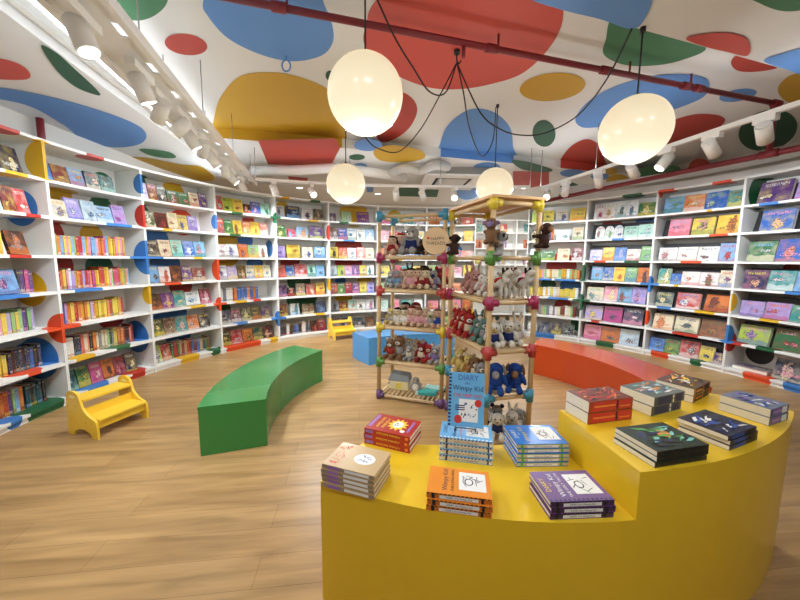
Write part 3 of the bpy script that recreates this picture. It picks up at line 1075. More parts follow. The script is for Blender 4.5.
bench('curved_bench', 'green curved bench on the wooden floor at the left', 200.0, 151.6, 1.69, 2.14, .365, GRN_LAM)
bench('curved_bench', 'blue curved bench standing behind the two toy racks', 125.8, 84, 1.72, 2.18, .37, BLU_LAM)
bench('curved_bench', 'orange curved bench at the right behind the yellow table', 48.5, -8, 1.56, 2.02, .37, ORG_LAM)

# ------------------------------------------------------------------ yellow display table
TZ, TZ2 = .525, .70
tcx, tcy, tr = .57, 3.03, 1.98
troot = thing('display_table', 'yellow curved two-level display table stacked with books in the foreground', 'table', (.8, 1.4, 0))


def tpoly(a0, a1, inner, n=16):
    out = [ring_xy(tcx, tcy, tr, a0 + (a1 - a0) * i / n) for i in range(n + 1)] + inner
    return [(x - .8, y - 1.4) for x, y in out]


inner = smooth_open([(1.684, 1.768), (1.455, 1.68), (1.21, 1.606), (.97, 1.563), (.759, 1.54), (.525, 1.534), (.29, 1.53), (.06, 1.531), (-.177, 1.541)], 3)
inner = [(p.x, p.y) for p in inner]
k_ = min(range(len(inner)), key=lambda j: abs(inner[j][0] - .759))
mb = MB().prism(tpoly(-116.4, -48.6, inner, 32), 0, TZ)
lowx = lambda e: all(v.co.x + .8 < .83 for v in e.verts)
bmesh.ops.bevel(mb.bm, geom=[e for e in mb.bm.edges if e.calc_face_angle(0) > 1.0 and lowx(e) and any(v.co.z > .1 for v in e.verts)], offset=0.003, segments=2, affect='EDGES', profile=0.5)
mb.obj('base', YEL_LAM, troot)
mb = MB().prism(tpoly(-83.0, -48.6, inner[:k_] + [(.76, 1.541)]), TZ, TZ2)
bmesh.ops.bevel(mb.bm, geom=[e for e in mb.bm.edges if e.calc_face_angle(0) > 1.0 and all(v.co.z > TZ + .05 for v in e.verts)], offset=0.003, segments=2, affect='EDGES', profile=0.5)
mb.obj('raised_section', YEL_LAM, troot)

# ------------------------------------------------------------------ stacks of books on the table
# local frame of a lying book: x along the spine from its head, y away from the spine, z up; the spine faces the viewer


def up_text(x, y, z):               # lettering that reads away from the spine
    return Matrix.Translation((x, y, z)) @ Matrix.Rotation(PI / 2, 4, 'Z')


def spine_text(x, z, sx=1.0):
    return Matrix.Translation((x, -0.0012, z)) @ Matrix.Rotation(PI / 2, 4, 'X') @ Matrix.Diagonal((sx, 1, 1, 1))


def lying_book(name, label, L, W, T, mats, spine_fn, cover_fn, hard=True):
    root = thing(name, label, 'book')
    b = .003 if hard else .0012
    ov = .003 if hard else 0.0
    mb = MB()
    mb.box((0, 0, 0), (L, W, b), 0)
    mb.box((0, 0, T - b), (L, W, T), 0)
    mb.box((0, 0, b), (L, b, T - b), 1)
    mb.obj('cover', [mats[0], mats[1]], root)
    MB().box((ov, b, b), (L - ov, W - ov, T - b)).obj('page_block', PAPER, root)
    sp = MB()
    spine_fn(sp, L, W, T)
    sp.obj('spine_lettering', INKS, root, normals=False)
    cv = MB()
    cover_fn(cv, L, W, T + .0006)
    cv.obj('cover_print', INKS, root, normals=False)
    return root


INKS = [INK_W, INK_K, INK_R, INK_Y, INK_B, INK_N, INK_P, INK_G, INK_O, INK_T]
IW, IK, IR, IY, IB, IN, IP, IG, IO, IT = range(10)


def quad(mb, x0, y0, x1, y1, z, mi):
    mb.flat([(x0, y0, z), (x1, y0, z), (x1, y1, z), (x0, y1, z)], mi)


def disc(mb, x, y, rx, ry, z, mi, n=18, jag=0):
    mb.flat([(x + rx * (1 + (jag if i % 2 else -jag)) * math.cos(2 * PI * i / n), y + ry * (1 + (jag if i % 2 else -jag)) * math.sin(2 * PI * i / n), z) for i in range(n)], mi)


def squad(mb, x0, z0, x1, z1, mi, dy=0.0007):
    mb.flat([(x0, -dy, z0), (x1, -dy, z0), (x1, -dy, z1), (x0, -dy, z1)], mi)


def scribble(mb, cx, cy, w, h, z, mi, seed, n=7):
    r = random.Random(seed)
    for _ in range(n):
        x, y = cx + r.uniform(-w, w), cy + r.uniform(-h, h)
        a = r.uniform(0, PI)
        l, t = r.uniform(.25, .6) * min(w, h), 0.0012
        dx, dy = l * math.cos(a), l * math.sin(a)
        nx, ny = -t * math.sin(a), t * math.cos(a)
        mb.flat([(x - dx - nx, y - dy - ny, z), (x + dx - nx, y + dy - ny, z), (x + dx + nx, y + dy + ny, z), (x - dx + nx, y - dy + ny, z)], mi)


def sp_title(txt, mi, bandmi=None, s=.5):
    def f(mb, L, W, T):
        if bandmi is not None:
            squad(mb, .02, T * .12, L * .2, T * .88, bandmi)
            squad(mb, L * .86, T * .12, L * .97, T * .88, bandmi)
        mb.text(txt, T * s, spine_text(L * .53, T / 2), mi)
    return f


def diary_cover(title, tmi, dmi, panel=True, kid=IW, stripes=None, seed=1):
    def f(mb, L, W, z):
        if stripes is not None:
            for j in range(14):
                quad(mb, L * (j + .15) / 14, .002, L * (j + .65) / 14, W * .07, z, stripes)
        mb.text('DIARY', .026, up_text(L * .1, W * .52, z), dmi)
        mb.text('of a', .013, up_text(L * .185, W * .52, z), dmi)
        mb.text('Wimpy Kid', .027, up_text(L * .28, W * .52, z), kid)
        if title:
            mb.text(title, .016, up_text(L * .4, W * .52, z), tmi)
        if panel:
            quad(mb, L * .5, W * .2, L * .93, W * .86, z, IW)
            scribble(mb, L * .71, W * .52, L * .14, W * .22, z + .0003, IK, seed, 12)
            disc(mb, L * .66, W * .5, .016, .02, z + .0004, IK)
            disc(mb, L * .66, W * .5, .012, .016, z + .0005, IW)
    return f


def stack(fl, fr, z0, W, n, T, proto_fn, label, group, jitter=.004, top_label=None):
    (x0, y0), (x1, y1) = on_z(*fl, z0), on_z(*fr, z0)
    L = math.hypot(x1 - x0, y1 - y0)
    rz = math.atan2(y1 - y0, x1 - x0)
    proto = proto_fn(L, W, T)
    r = random.Random(int(fl[0]))
    posn = ['bottom'] + [ORD[k] for k in range(1, n - 1)] + ['top']
    for k in range(n):
        M = Matrix.Translation((x0, y0, z0 + .0005 + k * (T + .001))) @ Matrix.Rotation(rz + r.uniform(-.012, .012) * (k > 0), 4, 'Z') @ Matrix.Translation((r.uniform(-jitter, jitter) * (k > 0), r.uniform(-jitter, jitter) * (k > 0), 0))
        lab = (top_label if (k == n - 1 and top_label) else label.replace('#', ('top book' if k == n - 1 else ('lowest book' if k == 0 else f'{ORD[k]} book up'))))
        if k == 0:
            o = proto
            o.matrix_world = M
            o['label'] = lab
            o['group'] = group
        else:
            dup(proto, M, lab, group)
    return L, rz, (x0, y0)


M_ = lambda n, c, r=.35: mat(n, c, r, coat=.15)
KRAFT, RED_C, DBLUE, ORANGE_C, BRIGHT, PURPLE_C = (M_('kraft_cover', (196, 166, 120)), M_('red_cover', (176, 44, 38)), M_('sky_cover', (108, 178, 226)),
                                                  M_('orange_cover', (236, 146, 44)), M_('bright_blue_cover', (34, 118, 206)), M_('purple_cover', (108, 66, 132)))
GREY_SP, GREEN_SP, DPURP, CREAM_SP, ORANGE_SP = (M_('grey_spine', (150, 134, 116)), M_('green_spine', (202, 190, 156)), M_('dark_purple_spine', (64, 40, 84)),
                                      M_('cream_spine', (214, 206, 186)), M_('orange_spine', (206, 112, 34)))


def cov_kraft(mb, L, W, z):
    scribble(mb, L * .16, W * .5, L * .1, W * .4, z, IR, 3, 26)
    disc(mb, L * .64, W * .5, L * .2, W * .22, z, IW, 20)
    scribble(mb, L * .66, W * .5, L * .1, W * .12, z + .0003, IB, 5, 10)


def sp_kraft(mb, L, W, T):
    squad(mb, L * .12, T * .15, L * .34, T * .85, IP)
    squad(mb, L * .44, T * .2, L * .9, T * .8, IW)


def cov_red(mb, L, W, z):
    quad(mb, L * .02, W * .15, L * .1, W * .9, z, IP)
    mb.text('AWESOME', .022, up_text(L * .22, W * .5, z), IY)
    mb.text('FRIENDLY', .022, up_text(L * .34, W * .5, z), IY)
    disc(mb, L * .6, W * .52, L * .19, W * .3, z, IY, 22, .22)
    disc(mb, L * .6, W * .52, L * .11, W * .19, z + .0003, IW, 18, .06)
    scribble(mb, L * .6, W * .52, L * .06, W * .1, z + .0005, IK, 8, 8)
    quad(mb, L * .86, W * .2, L * .91, W * .85, z, IP)
    disc(mb, L * .78, W * .2, .012, .012, z + .0004, IW)


def sp_red(mb, L, W, T):
    squad(mb, L * .03, T * .2, L * .2, T * .8, IP)
    mb.text('AWESOME FRIENDLY', T * .5, spine_text(L * .54, T / 2), IY)
    squad(mb, L * .9, T * .25, L * .96, T * .75, IO)


def sp_deep(mb, L, W, T):
    for j in range(15):
        squad(mb, L * (j + .1) / 15, T * .72, L * (j + .6) / 15, T * .98, IB)
    squad(mb, L * .12, T * .05, L * .155, T * .95, IN, .0009)
    squad(mb, L * .9, T * .05, L * .93, T * .95, IN, .0009)
    mb.text('DIARY of a Wimpy Kid', T * .42, spine_text(L * .5, T * .38), IN)
    disc_s = [(L * .04, T * .3), (L * .96, T * .3)]
    for x, zz in disc_s:
        squad(mb, x - .006, zz - .004, x + .006, zz + .004, IW, .0009)


def sp_diary(mi, band):
    def f(mb, L, W, T):
        for j in range(15):
            squad(mb, L * (j + .1) / 15, T * .8, L * (j + .6) / 15, T * .98, band)
        squad(mb, L * .08, T * .05, L * .13, T * .95, band)
        squad(mb, L * .84, T * .05, L * .88, T * .95, band)
        squad(mb, L * .2, T * .15, L * .8, T * .7, IW, .0006)
        mb.text('DIARY of a Wimpy Kid', T * .42, spine_text(L * .5, T * .42), mi)
    return f


mk = lambda nm, cat_l, mats, sp, cv, hard=True: (lambda L, W, T: lying_book(nm, cat_l, L, W, T, mats, sp, cv, hard))
stack((322, 486.5), (374, 500.5), TZ, .165, 5, .0185, mk('hardback_book', 'x', (KRAFT, GREY_SP), sp_kraft, cov_kraft),
      'tan hardback, # in the stack on the table\'s left front corner', 'tan books on the yellow table')
stack((364.5, 443), (409.5, 453.8), TZ, .165, 3, .026, mk('hardback_book', 'x', (RED_C, RED_C), sp_red, cov_red),
      'red hardback, # in the red stack beside the sky-blue stack', 'red books on the yellow table')
deep_cv = diary_cover('THE DEEP END', IR, IN, kid=IN, stripes=IW, seed=4)
deep_stack = stack((439, 459.5), (492.5, 466), TZ, .15, 4, .0255, mk('hardback_book', 'x', (DBLUE, CREAM_SP), sp_deep, deep_cv),
      'sky-blue hardback with striped edge, # of the stack under the standing copy', 'sky-blue books on the yellow table')
stack((426, 510), (491.3, 519), TZ, .155, 3, .022, mk('hardback_book', 'x', (ORANGE_C, ORANGE_SP), sp_diary(IK, IK), diary_cover('THE LONG HAUL', IK, IO, kid=IN, stripes=IO, seed=6)),
      'orange hardback, # in the orange stack at the table\'s front edge', 'orange books on the yellow table')
stack((516.3, 467), (568, 466.2), TZ, .165, 5, .0195, mk('hardback_book', 'x', (BRIGHT, GREEN_SP), sp_diary(IK, IG), diary_cover('', IY, IW, kid=IY, seed=9)),
      'bright blue hardback with green spine, # in stack left of raised section', 'bright blue books on the yellow table')
stack((550, 520), (613.4, 517.5), TZ, .165, 3, .022, mk('hardback_book', 'x', (PURPLE_C, DPURP), sp_diary(IK, IK), diary_cover('THE UGLY TRUTH', IW, IY, kid=IW, stripes=IN, seed=12)),
      'purple hardback, # in purple stack in front of raised section', 'purple books on the yellow table')


def art(seed, cols, moon=None):
    """an invented painted cover: drifting shards of colour"""
    def f(mb, L, W, z):
        r = random.Random(seed)
        for j in range(34):
            x, y = r.uniform(.12, .88) * L, r.uniform(.14, .86) * W
            a = r.uniform(-.5, .9)
            l, t = r.uniform(.04, .11) * L * 1.6, r.uniform(.02, .06) * W
            l = min(l, x - .004, L - x - .004)
            t = min(t, (y - .004) / 3, (W - y - .004) / 3)
            pts = [(-l, 0), (-l * .3, -t), (l, -t * .2), (l * .4, t)]
            mb.flat([(min(max(x + p * math.cos(a) - q * math.sin(a), .002), L - .002), min(max(y + p * math.sin(a) + q * math.cos(a), .002), W - .002), z + j * .00005) for p, q in pts], cols[j % len(cols)])
        if moon is not None:
            disc(mb, L * .6, W * .55, L * .11, W * .14, z + .001, moon)
    return f


def sp_bands(*b):
    def f(mb, L, W, T):
        for j, q in enumerate(b):
            lo, hi = q[3:] or (.1, .9)
            squad(mb, L * q[0], T * lo, L * q[1], T * hi, q[2], .0006 + .0002 * j)
    return f


FIRE, FIRE_SP, STEEL, STEEL_SP, BARK, BARK_SP, INKG, INKG_SP, MIDN, MIDN_SP, MIST, MIST_SP = [M_(n, c) for n, c in (
    ('ember_cover', (120, 52, 40)), ('ember_spine', (176, 66, 34)), ('slate_cover', (96, 108, 104)), ('slate_spine', (72, 84, 86)), ('bark_cover', (72, 50, 38)), ('bark_spine', (150, 84, 44)),
    ('ink_green_cover', (30, 52, 40)), ('ink_green_spine', (30, 34, 32)), ('midnight_cover', (34, 36, 58)), ('midnight_spine', (28, 32, 52)), ('mist_cover', (112, 122, 142)), ('mist_spine', (96, 104, 122)))]
stack((587.3, 424.8), (631.5, 419.2), TZ2, .135, 2, .05, mk('paperback_book', 'x', (FIRE, FIRE_SP), sp_bands((.08, .96, IR), (.12, .6, IO, .42, .58), (.62, .66, IK), (.7, .94, IO, .3, .4)), art(21, (IR, IK, IO, IR)), False),
      'thick ember-red paperback, # of two at raised section\'s left end', 'ember-red paperbacks on the raised table', .006)
stack((651, 416.6), (680.5, 409), TZ2, .16, 2, .045, mk('paperback_book', 'x', (STEEL, STEEL_SP), sp_bands((.1, .55, IN), (.6, .64, IW), (.7, .92, IN), (.1, .92, IN, .46, .54)), art(22, (IW, IO, IT, IB)), False),
      'slate-grey paperback with pale streaks, # of two behind dark green books', 'slate-grey paperbacks on the raised table', .006)
stack((692.8, 403.4), (709, 394.4), TZ2, .165, 2, .036, mk('paperback_book', 'x', (BARK, BARK_SP), sp_bands((.1, .5, IK), (.14, .46, IO, .4, .6), (.6, .9, IK)), art(23, (IY, IK, IO, IW)), False),
      'dark brown paperback with cream swirls, # of two at table\'s rear', 'dark brown paperbacks on the raised table', .006)
stack((654.8, 468.2), (706.5, 460), TZ2, .172, 3, .018, mk('paperback_book', 'x', (INKG, INKG_SP), sp_bands((.12, .55, IK), (.62, .9, IK), (.12, .9, IK, .46, .54)), art(24, (IG, IK, IT, IN), IO), False),
      'dark green paperback, # in stack at raised front edge', 'dark green paperbacks on the raised table', .01)
stack((729.2, 451), (757, 440), TZ2, .168, 3, .018, mk('paperback_book', 'x', (MIDN, MIDN_SP), sp_bands((.12, .55, IB), (.62, .9, IK), (.12, .9, IK, .46, .54)), art(25, (IB, IK, IN, IW)), False),
      'midnight-navy paperback, # in stack right of dark green books', 'midnight-navy paperbacks on the raised table', .008)
stack((768.8, 426.2), (787.4, 420), TZ2, .175, 2, .036, mk('paperback_book', 'x', (MIST, MIST_SP), sp_bands((.12, .55, IP), (.62, .9, IW), (.12, .9, IW, .47, .53)), art(26, (IP, IW, IB, IN)), False),
      'misty grey-blue paperback, # of two at table\'s right end', 'misty grey-blue paperbacks on the raised table', .006)

# the copy that stands on the sky-blue stack, on its little black easel
L_, rz_, (sx_, sy_) = deep_stack
zt = TZ + 4 * .0265 + .001
SM = Matrix.Translation((sx_, sy_, zt)) @ Matrix.Rotation(rz_, 4, 'Z')
eas = thing('book_easel', 'small black wire easel holding the standing sky-blue book', 'easel')
eas.matrix_world = SM @ Matrix.Translation((L_ * .48, .10, 0))
eb = MB()
for s in (-.045, .045):
    eb.tube([(s, -.035, .003), (s, -.035, .018), (s, -.03, .003), (s, .06, .003)], .0022, 6)
    eb.tube([(s, .0, .004), (s, .045, .12)], .0022, 6)
eb.obj('frame', BLACKP, eas)
e2 = MB().tube([(-.045, -.035, .018), (.045, -.035, .018)], .0022, 6).tube([(-.045, .03, .08), (.045, .03, .08)], .0022, 6)
e2.obj('crossbar', BLACKP, eas)
sb = thing('hardback_book', 'sky-blue hardback standing upright on a wire easel atop its stack', 'book')
sw, sh_, st = .15, .205, .022
sb.matrix_world = SM @ Matrix.Translation((L_ * .48, .068, .022)) @ Matrix.Rotation(RAD(-13), 4, 'X') @ Matrix.Diagonal((1.0667, 1, 1.17, 1))
mb = MB()
mb.box((-sw / 2, 0, 0), (sw / 2, .003, sh_)).box((-sw / 2, st - .003, 0), (sw / 2, st, sh_)).box((-sw / 2, .003, 0), (-sw / 2 + .003, st - .003, sh_))
mb.obj('cover', DBLUE, sb)
MB().box((-sw / 2 + .003, .003, .003), (sw / 2 - .003, st - .003, sh_ - .003)).obj('page_block', PAPER, sb)
cp = MB()


def V(x, z):                        # a spot on the standing front cover
    return Matrix.Translation((x, -.0008, z)) @ Matrix.Rotation(PI / 2, 4, 'X')


for j in range(15):
    z0 = sh_ * (j + .15) / 15
    cp.flat([(-sw / 2 + .001, -.0006, z0), (-sw / 2 + .012, -.0006, z0), (-sw / 2 + .012, -.0006, z0 + sh_ * .035), (-sw / 2 + .001, -.0006, z0 + sh_ * .035)], IN if j % 1 == 0 else IW)
cp.text('DIARY', .03, V(.006, .186), IB)
cp.text('of a', .014, V(.004, .166), IN)
cp.text('Wimpy Kid', .028, V(.006, .146), IN)
cp.text('THE DEEP END', .0185, V(.006, .118), IR)
cp.flat([(-.03, -.0006, .02), (.05, -.0006, .02), (.05, -.0006, .105), (-.03, -.0006, .105)], IW)
r_ = random.Random(5)
for j in range(12):
    x, z = r_.uniform(-.022, .042), r_.uniform(.03, .085)
    cp.flat([(x, -.0009, z), (x + r_.uniform(.004, .012), -.0009, z + .002), (x + .005, -.0009, z + r_.uniform(.006, .014))], IK if j % 3 else IB)
for (x, z, rr) in ((.05, .092, .0145), (-.032, .028, .016)):
    cp.flat([(x + rr * math.cos(2 * PI * k / 20), -.0012, z + rr * math.sin(2 * PI * k / 20)) for k in range(20)], IR)
for j in range(3):
    cp.flat([(-.045, -.001, .062 + j * .008), (-.005, -.001, .062 + j * .008), (-.005, -.001, .066 + j * .008), (-.045, -.001, .066 + j * .008)], IN)
cp.obj('cover_print', INKS, sb, normals=False)

# ------------------------------------------------------------------ step stools


def make_stool(label):
    """x across, y towards the back; the treads face -y"""
    root = thing('step_stool', label, 'stool', group='yellow step stools')
    W, D, H = .40, .335, .345
    prof = smooth_open([(0, 0), (0, .10), (.015, .145), (.06, .165), (.10, .185), (.15, .235), (.17, .30), (.195, .345), (.25, .36), (.305, .345), (.32, .30), (.325, .15), (.335, 0)], 4)
    pts = [(p.x, p.y) for p in prof]
    arch = [(.27, 0), (.255, .035), (.2, .06), (.135, .06), (.08, .035), (.065, 0)]
    for s in (0, 1):
        x0 = -W / 2 if s == 0 else W / 2 - .018
        mb = MB().prism(pts + arch, x0, x0 + .018, 0, 'x')
        hx = x0 - .0006 if s == 0 else x0 + .0186
        o = mb.obj('side_panel', YEL_STOOL, root)
        h = MB()
        for q in (x0 - .0006, x0 + .0186):
            h.flat([(q, .25 + .035 * math.cos(2 * PI * k / 16), .315 + .013 * math.sin(2 * PI * k / 16)) for k in range(16)])
        ho = h.obj('handle_slot', mat('stool_slot', (250, 232, 170), .6), o, normals=False)
        sc = MB()
        for yy, zz in ((.05, .12), (.12, .12), (.22, .24), (.3, .24)):
            for q in (x0 - .0008, x0 + .0188):
                sc.flat([(q, yy + .006 * math.cos(2 * PI * k / 10), zz + .006 * math.sin(2 * PI * k / 10)) for k in range(10)])
        sc.obj('screw_caps', mat('screw_cap', (190, 140, 40), .5), o, normals=False)
    w = W / 2 - .018
    MB().box((-w, -.005, .135), (w, .175, .157), bev=.004).obj('tread', YEL_STOOL, root)
    MB().box((-w, .155, .275), (w, .325, .297), bev=.004).obj('tread', YEL_STOOL, root)
    MB().box((-w, .168, .158), (w, .184, .215)).obj('riser', YEL_STOOL, root)
    MB().box((-w, .02, .075), (w, .036, .134)).obj('apron', YEL_STOOL, root)
    return root


st1 = make_stool('yellow wooden step stool in front of the left bookcases')
# front left foot, front right foot on the floor


def stool_at(fl, fr):
    mx, my = (fl[0] + fr[0]) / 2, (fl[1] + fr[1]) / 2
    return Matrix.Translation((mx, my, 0)) @ Matrix.Rotation(math.atan2(fr[1] - fl[1], fr[0] - fl[0]), 4, 'Z')


st1.matrix_world = stool_at((-2.325, 2.477), (-2.21, 2.86))
dup(st1, stool_at((-1.13, 5.76), (-.78, 5.98)), 'yellow wooden step stool at the rear beside the blue bench', 'yellow step stools')

# ------------------------------------------------------------------ toy racks
LV = [.04, .386, .737, 1.10, 1.42, 1.83]


def toy_rack(label, origin, xdir, W, D, cols, top_lv, shelves, roof):
    rz = math.atan2(xdir[1], xdir[0])
    root = thing('toy_rack', label, 'toy rack', (*origin, 0), rz, 'toy racks of beech dowels')
    z1 = top_lv
    for x in (0, W):
        for y in (0, D):
            MB().cyl((x, y, 0), (x, y, z1 + .03), .019, 14).obj('post', DOWEL, root)
    for k, z in enumerate(LV[:5] + [top_lv]):
        m = CONN[cols[k]]
        for x in (0, W):
            for y in (0, D):
                dx, dy = (1 if x == 0 else -1), (1 if y == 0 else -1)
                mb = MB().cyl((x, y, z - .05), (x, y, z + .05), .028, 14).cyl((x, y, z), (x + dx * .062, y, z), .026, 12).cyl((x, y, z), (x, y + dy * .062, z), .026, 12)
                mb.ell((x, y, z), .031, 12, 8)
                mb.obj('connector', m, root)
        for y in (0, D):
            MB().cyl((.03, y, z), (W - .03, y, z), .016, 10).obj('rail', DOWEL, root)
        for x in (0, W):
            MB().cyl((x, .03, z), (x, D - .03, z), .016, 10).obj('rail', DOWEL, root)
        if k in shelves:
            mb = MB()
            if k == 0:
                for j in range(13):
                    mb.cyl((.05 + (W - .1) * j / 12, 0, z + .02), (.05 + (W - .1) * j / 12, D, z + .02), .009, 8)
            else:
                for j in range(6):
                    y0 = -.005 + j * (D + .01) / 6
                    mb.box((.03, y0 + .003, z + .016), (W - .03, y0 + D / 6 - .003, z + .026))
            mb.obj('shelf', DOWEL, root)
    if roof:
        MB().box((-.03, -.03, top_lv + .031), (W + .03, D + .03, top_lv + .049)).obj('roof_board', PLYW, root)
    return root


LO, LX = Vector((-.206, 3.326)), Vector((.606, -.224)).normalized()
RO, RX = Vector((.455, 3.07)), Vector((.185, -.68)).normalized()
LW, LD, RW, RD = .646, .36, .70, .37
toy_rack('beech dowel toy rack with round wooden sign, left of the other', LO, LX, LW, LD, 'VGYRMB', 1.81, (0, 1, 2, 3, 4), False)
toy_rack('beech dowel toy rack with flat roof and yellow top connectors', RO, RX, RW, RD, 'VBRMGY', 1.80, (0, 1, 2, 3), True)


def rack_pt(which, x, y):
    o, d = (LO, LX) if which == 'L' else (RO, RX)
    n = Vector((-d.y, d.x))
    return o + d * x + n * y


# round sign on the left rack
sg = thing('round_sign', 'round wooden sign lettered in black hanging on the toy rack', 'sign')
p = rack_pt('L', LW * .88, -.034)
sg.matrix_world = Matrix.Translation((p.x, p.y, 1.575)) @ Matrix.Rotation(math.atan2(LX.y, LX.x), 4, 'Z')
MB().cyl((0, 0, 0), (0, .012, 0), .122, 40).obj('disc', mat('sign_wood', (214, 184, 144), .6, noise=.05, nscale=8), sg)
ss = MB()
ss.text('HAPPY', .042, Matrix.Translation((.018, -.001, .018)) @ Matrix.Rotation(PI / 2, 4, 'X'), 0)
ss.text('THREADS', .042, Matrix.Translation((.0, -.001, -.022)) @ Matrix.Rotation(PI / 2, 4, 'X'), 0)
ss.flat([(-.068 + .014 * math.cos(2 * PI * k / 14), -.001, .026 + .012 * math.sin(2 * PI * k / 14)) for k in range(14)], 1)
ss.obj('lettering', [INK_K, INK_R], sg, normals=False)
MB().tube([(0, .006, .12), (0, .02, .18), (0, .034, .225)], .002, 6).obj('string', CORD, sg)

# ------------------------------------------------------------------ plush toys


def fused(parts, name, vox=.008):
    """one continuous skin over a set of ellipsoids"""
    mb = MB()
    for c, r, *M in parts:
        mb.ell(c, r, 14, 10, M=M[0] if M else None)
    me = mb.mesh(name, [PLUSH])
    o = put(name, me)
    md = o.modifiers.new('r', 'REMESH')
    md.mode = 'VOXEL'
    md.voxel_size = vox
    md.use_smooth_shade = True
    sm = o.modifiers.new('s', 'SMOOTH')
    sm.factor = .5
    sm.iterations = 3
    dg = bpy.context.evaluated_depsgraph_get()
    new = bpy.data.meshes.new_from_object(o.evaluated_get(dg))
    bpy.data.objects.remove(o)
    new.name = name
    return new


def simple(parts, name, m=PLUSH):
    mb = MB()
    for c, r, *M in parts:
        mb.ell(c, r, 12, 8, M=M[0] if M else None)
    return mb.mesh(name, [m])


def rx(d): return Matrix.Rotation(RAD(d), 4, 'X')
def ry(d): return Matrix.Rotation(RAD(d), 4, 'Y')


# a sitting toy about 0.21 m tall, facing -y
SIT = fused([((0, 0, .065), (.05, .045, .06)), ((0, -.008, .155), (.052, .048, .048)), ((0, 0, .115), (.03, .03, .03)),
             ((-.035, -.06, .024), (.022, .062, .022)), ((.035, -.06, .024), (.022, .062, .022)), ((-.037, -.115, .032), (.024, .018, .03)), ((.037, -.115, .032), (.024, .018, .03)),
             ((-.062, -.02, .085), (.018, .022, .045), ry(22)), ((.062, -.02, .085), (.018, .022, .045), ry(-22))], 'body')
OUTFIT = fused([((0, 0, .068), (.055, .05, .054)), ((-.05, -.01, .1), (.022, .024, .026)), ((.05, -.01, .1), (.022, .024, .026))], 'outfit')
SNOUT = simple([((0, -.054, .142), (.024, .02, .018))], 'muzzle')
LONGSNOUT = fused([((0, -.06, .135), (.026, .034, .024)), ((0, -.085, .128), (.024, .02, .02))], 'muzzle')
EYEM = mat('toy_eye', (18, 16, 18), .2)
EYES = [simple([((s * .021, -.051, .165), (.0055, .005, .0065))], 'eye', EYEM) for s in (-1, 1)]
NOSE = simple([((0, -.074, .148), (.008, .006, .006))], 'nose', EYEM)
REAR = [simple([((s * .042, .0, .197), (.02, .011, .02))], 'ear') for s in (-1, 1)]
LEAR = [simple([((s * .026, .004, .232), (.013, .009, .048), ry(s * 12))], 'ear') for s in (-1, 1)]
FLOP = [simple([((s * .056, .0, .155), (.013, .02, .042), ry(s * -14))], 'ear') for s in (-1, 1)]
HAIR = fused([((0, .014, .168), (.056, .045, .046)), ((-.05, .012, .135), (.016, .02, .036)), ((.05, .012, .135), (.016, .02, .036)), ((0, -.02, .198), (.04, .03, .013))], 'hair')
DRESS = fused([((0, 0, .06), (.066, .056, .05)), ((0, 0, .1), (.042, .04, .035)), ((-.058, -.015, .1), (.02, .022, .024)), ((.058, -.015, .1), (.02, .022, .024))], 'dress')
HAT = fused([((0, .004, .2), (.046, .042, .026)), ((0, .004, .186), (.058, .052, .01))], 'hat')
SCARF = fused([((0, -.004, .112), (.048, .044, .014)), ((.02, -.05, .085), (.012, .008, .03))], 'scarf')
HORN = [fused([((s * .03, 0, .205), (.006, .006, .02), ry(s * 20)), ((s * .042, 0, .222), (.005, .005, .018), ry(s * 50))], 'antler', .004) for s in (-1, 1)]
# a standing pony, facing -y
PONY = fused([((0, 0, .11), (.042, .072, .04)), ((-.024, -.05, .045), (.016, .016, .052)), ((.024, -.05, .045), (.016, .016, .052)), ((-.024, .05, .045), (.016, .016, .052)), ((.024, .05, .045), (.016, .016, .052)),
              ((0, -.07, .155), (.025, .028, .045), rx(-25)), ((0, -.095, .19), (.026, .042, .026), rx(-25))], 'body')
MANE = fused([((0, -.05, .19), (.012, .02, .05), rx(-25)), ((0, -.075, .222), (.014, .026, .014))], 'mane')
TAIL = fused([((0, .078, .1), (.013, .013, .045), rx(15))], 'tail')
SADDLE = fused([((0, 0, .128), (.046, .03, .03))], 'saddle')
PEARS = [simple([((s * .018, -.078, .228), (.008, .006, .018))], 'ear') for s in (-1, 1)]
# a monkey wrapped round a post, facing -y, origin at the post's axis
MONK = fused([((0, -.055, .0), (.042, .034, .06)), ((0, -.07, .085), (.045, .042, .042)), ((-.045, -.03, .03), (.016, .045, .016)), ((.045, -.03, .03), (.016, .045, .016)), ((-.03, .012, .03), (.03, .015, .015)),
              ((-.04, -.03, -.045), (.018, .045, .018)), ((.04, -.03, -.045), (.018, .045, .018)), ((.03, .012, -.045), (.03, .015, .016))], 'body')
MFACE = simple([((0, -.104, .078), (.026, .016, .024))], 'muzzle')
MEARS = [simple([((s * .047, -.065, .09), (.016, .008, .016))], 'ear') for s in (-1, 1)]
MEYES = [simple([((s * .014, -.112, .1), (.005, .004, .006))], 'eye', EYEM) for s in (-1, 1)]

TOY_GROUP = {'L': 'plush toys on the rack with round sign', 'R': 'plush toys on the roofed rack'}
XY = {'r': (190, 48, 44), 'R': (150, 40, 44), 'p': (222, 150, 158), 'q': (196, 140, 130), 'w': (226, 220, 208), 'e': (160, 158, 156), 'n': (138, 98, 66), 'D': (70, 48, 40), 'N': (40, 52, 110),
      'B': (34, 74, 168), 'b': (110, 160, 200), 't': (104, 140, 132), 'y': (214, 184, 98), 'o': (196, 116, 56), 'c': (222, 202, 166), 's': (222, 178, 148), 'm': (170, 50, 92), 'k': (34, 30, 32), 'u': (120, 180, 170),
      'v': (130, 110, 160), 'g': (110, 140, 90)}


def muted(c):
    m = sum(c) / 3
    return tuple((v * .84 + m * .16) * .92 for v in c)


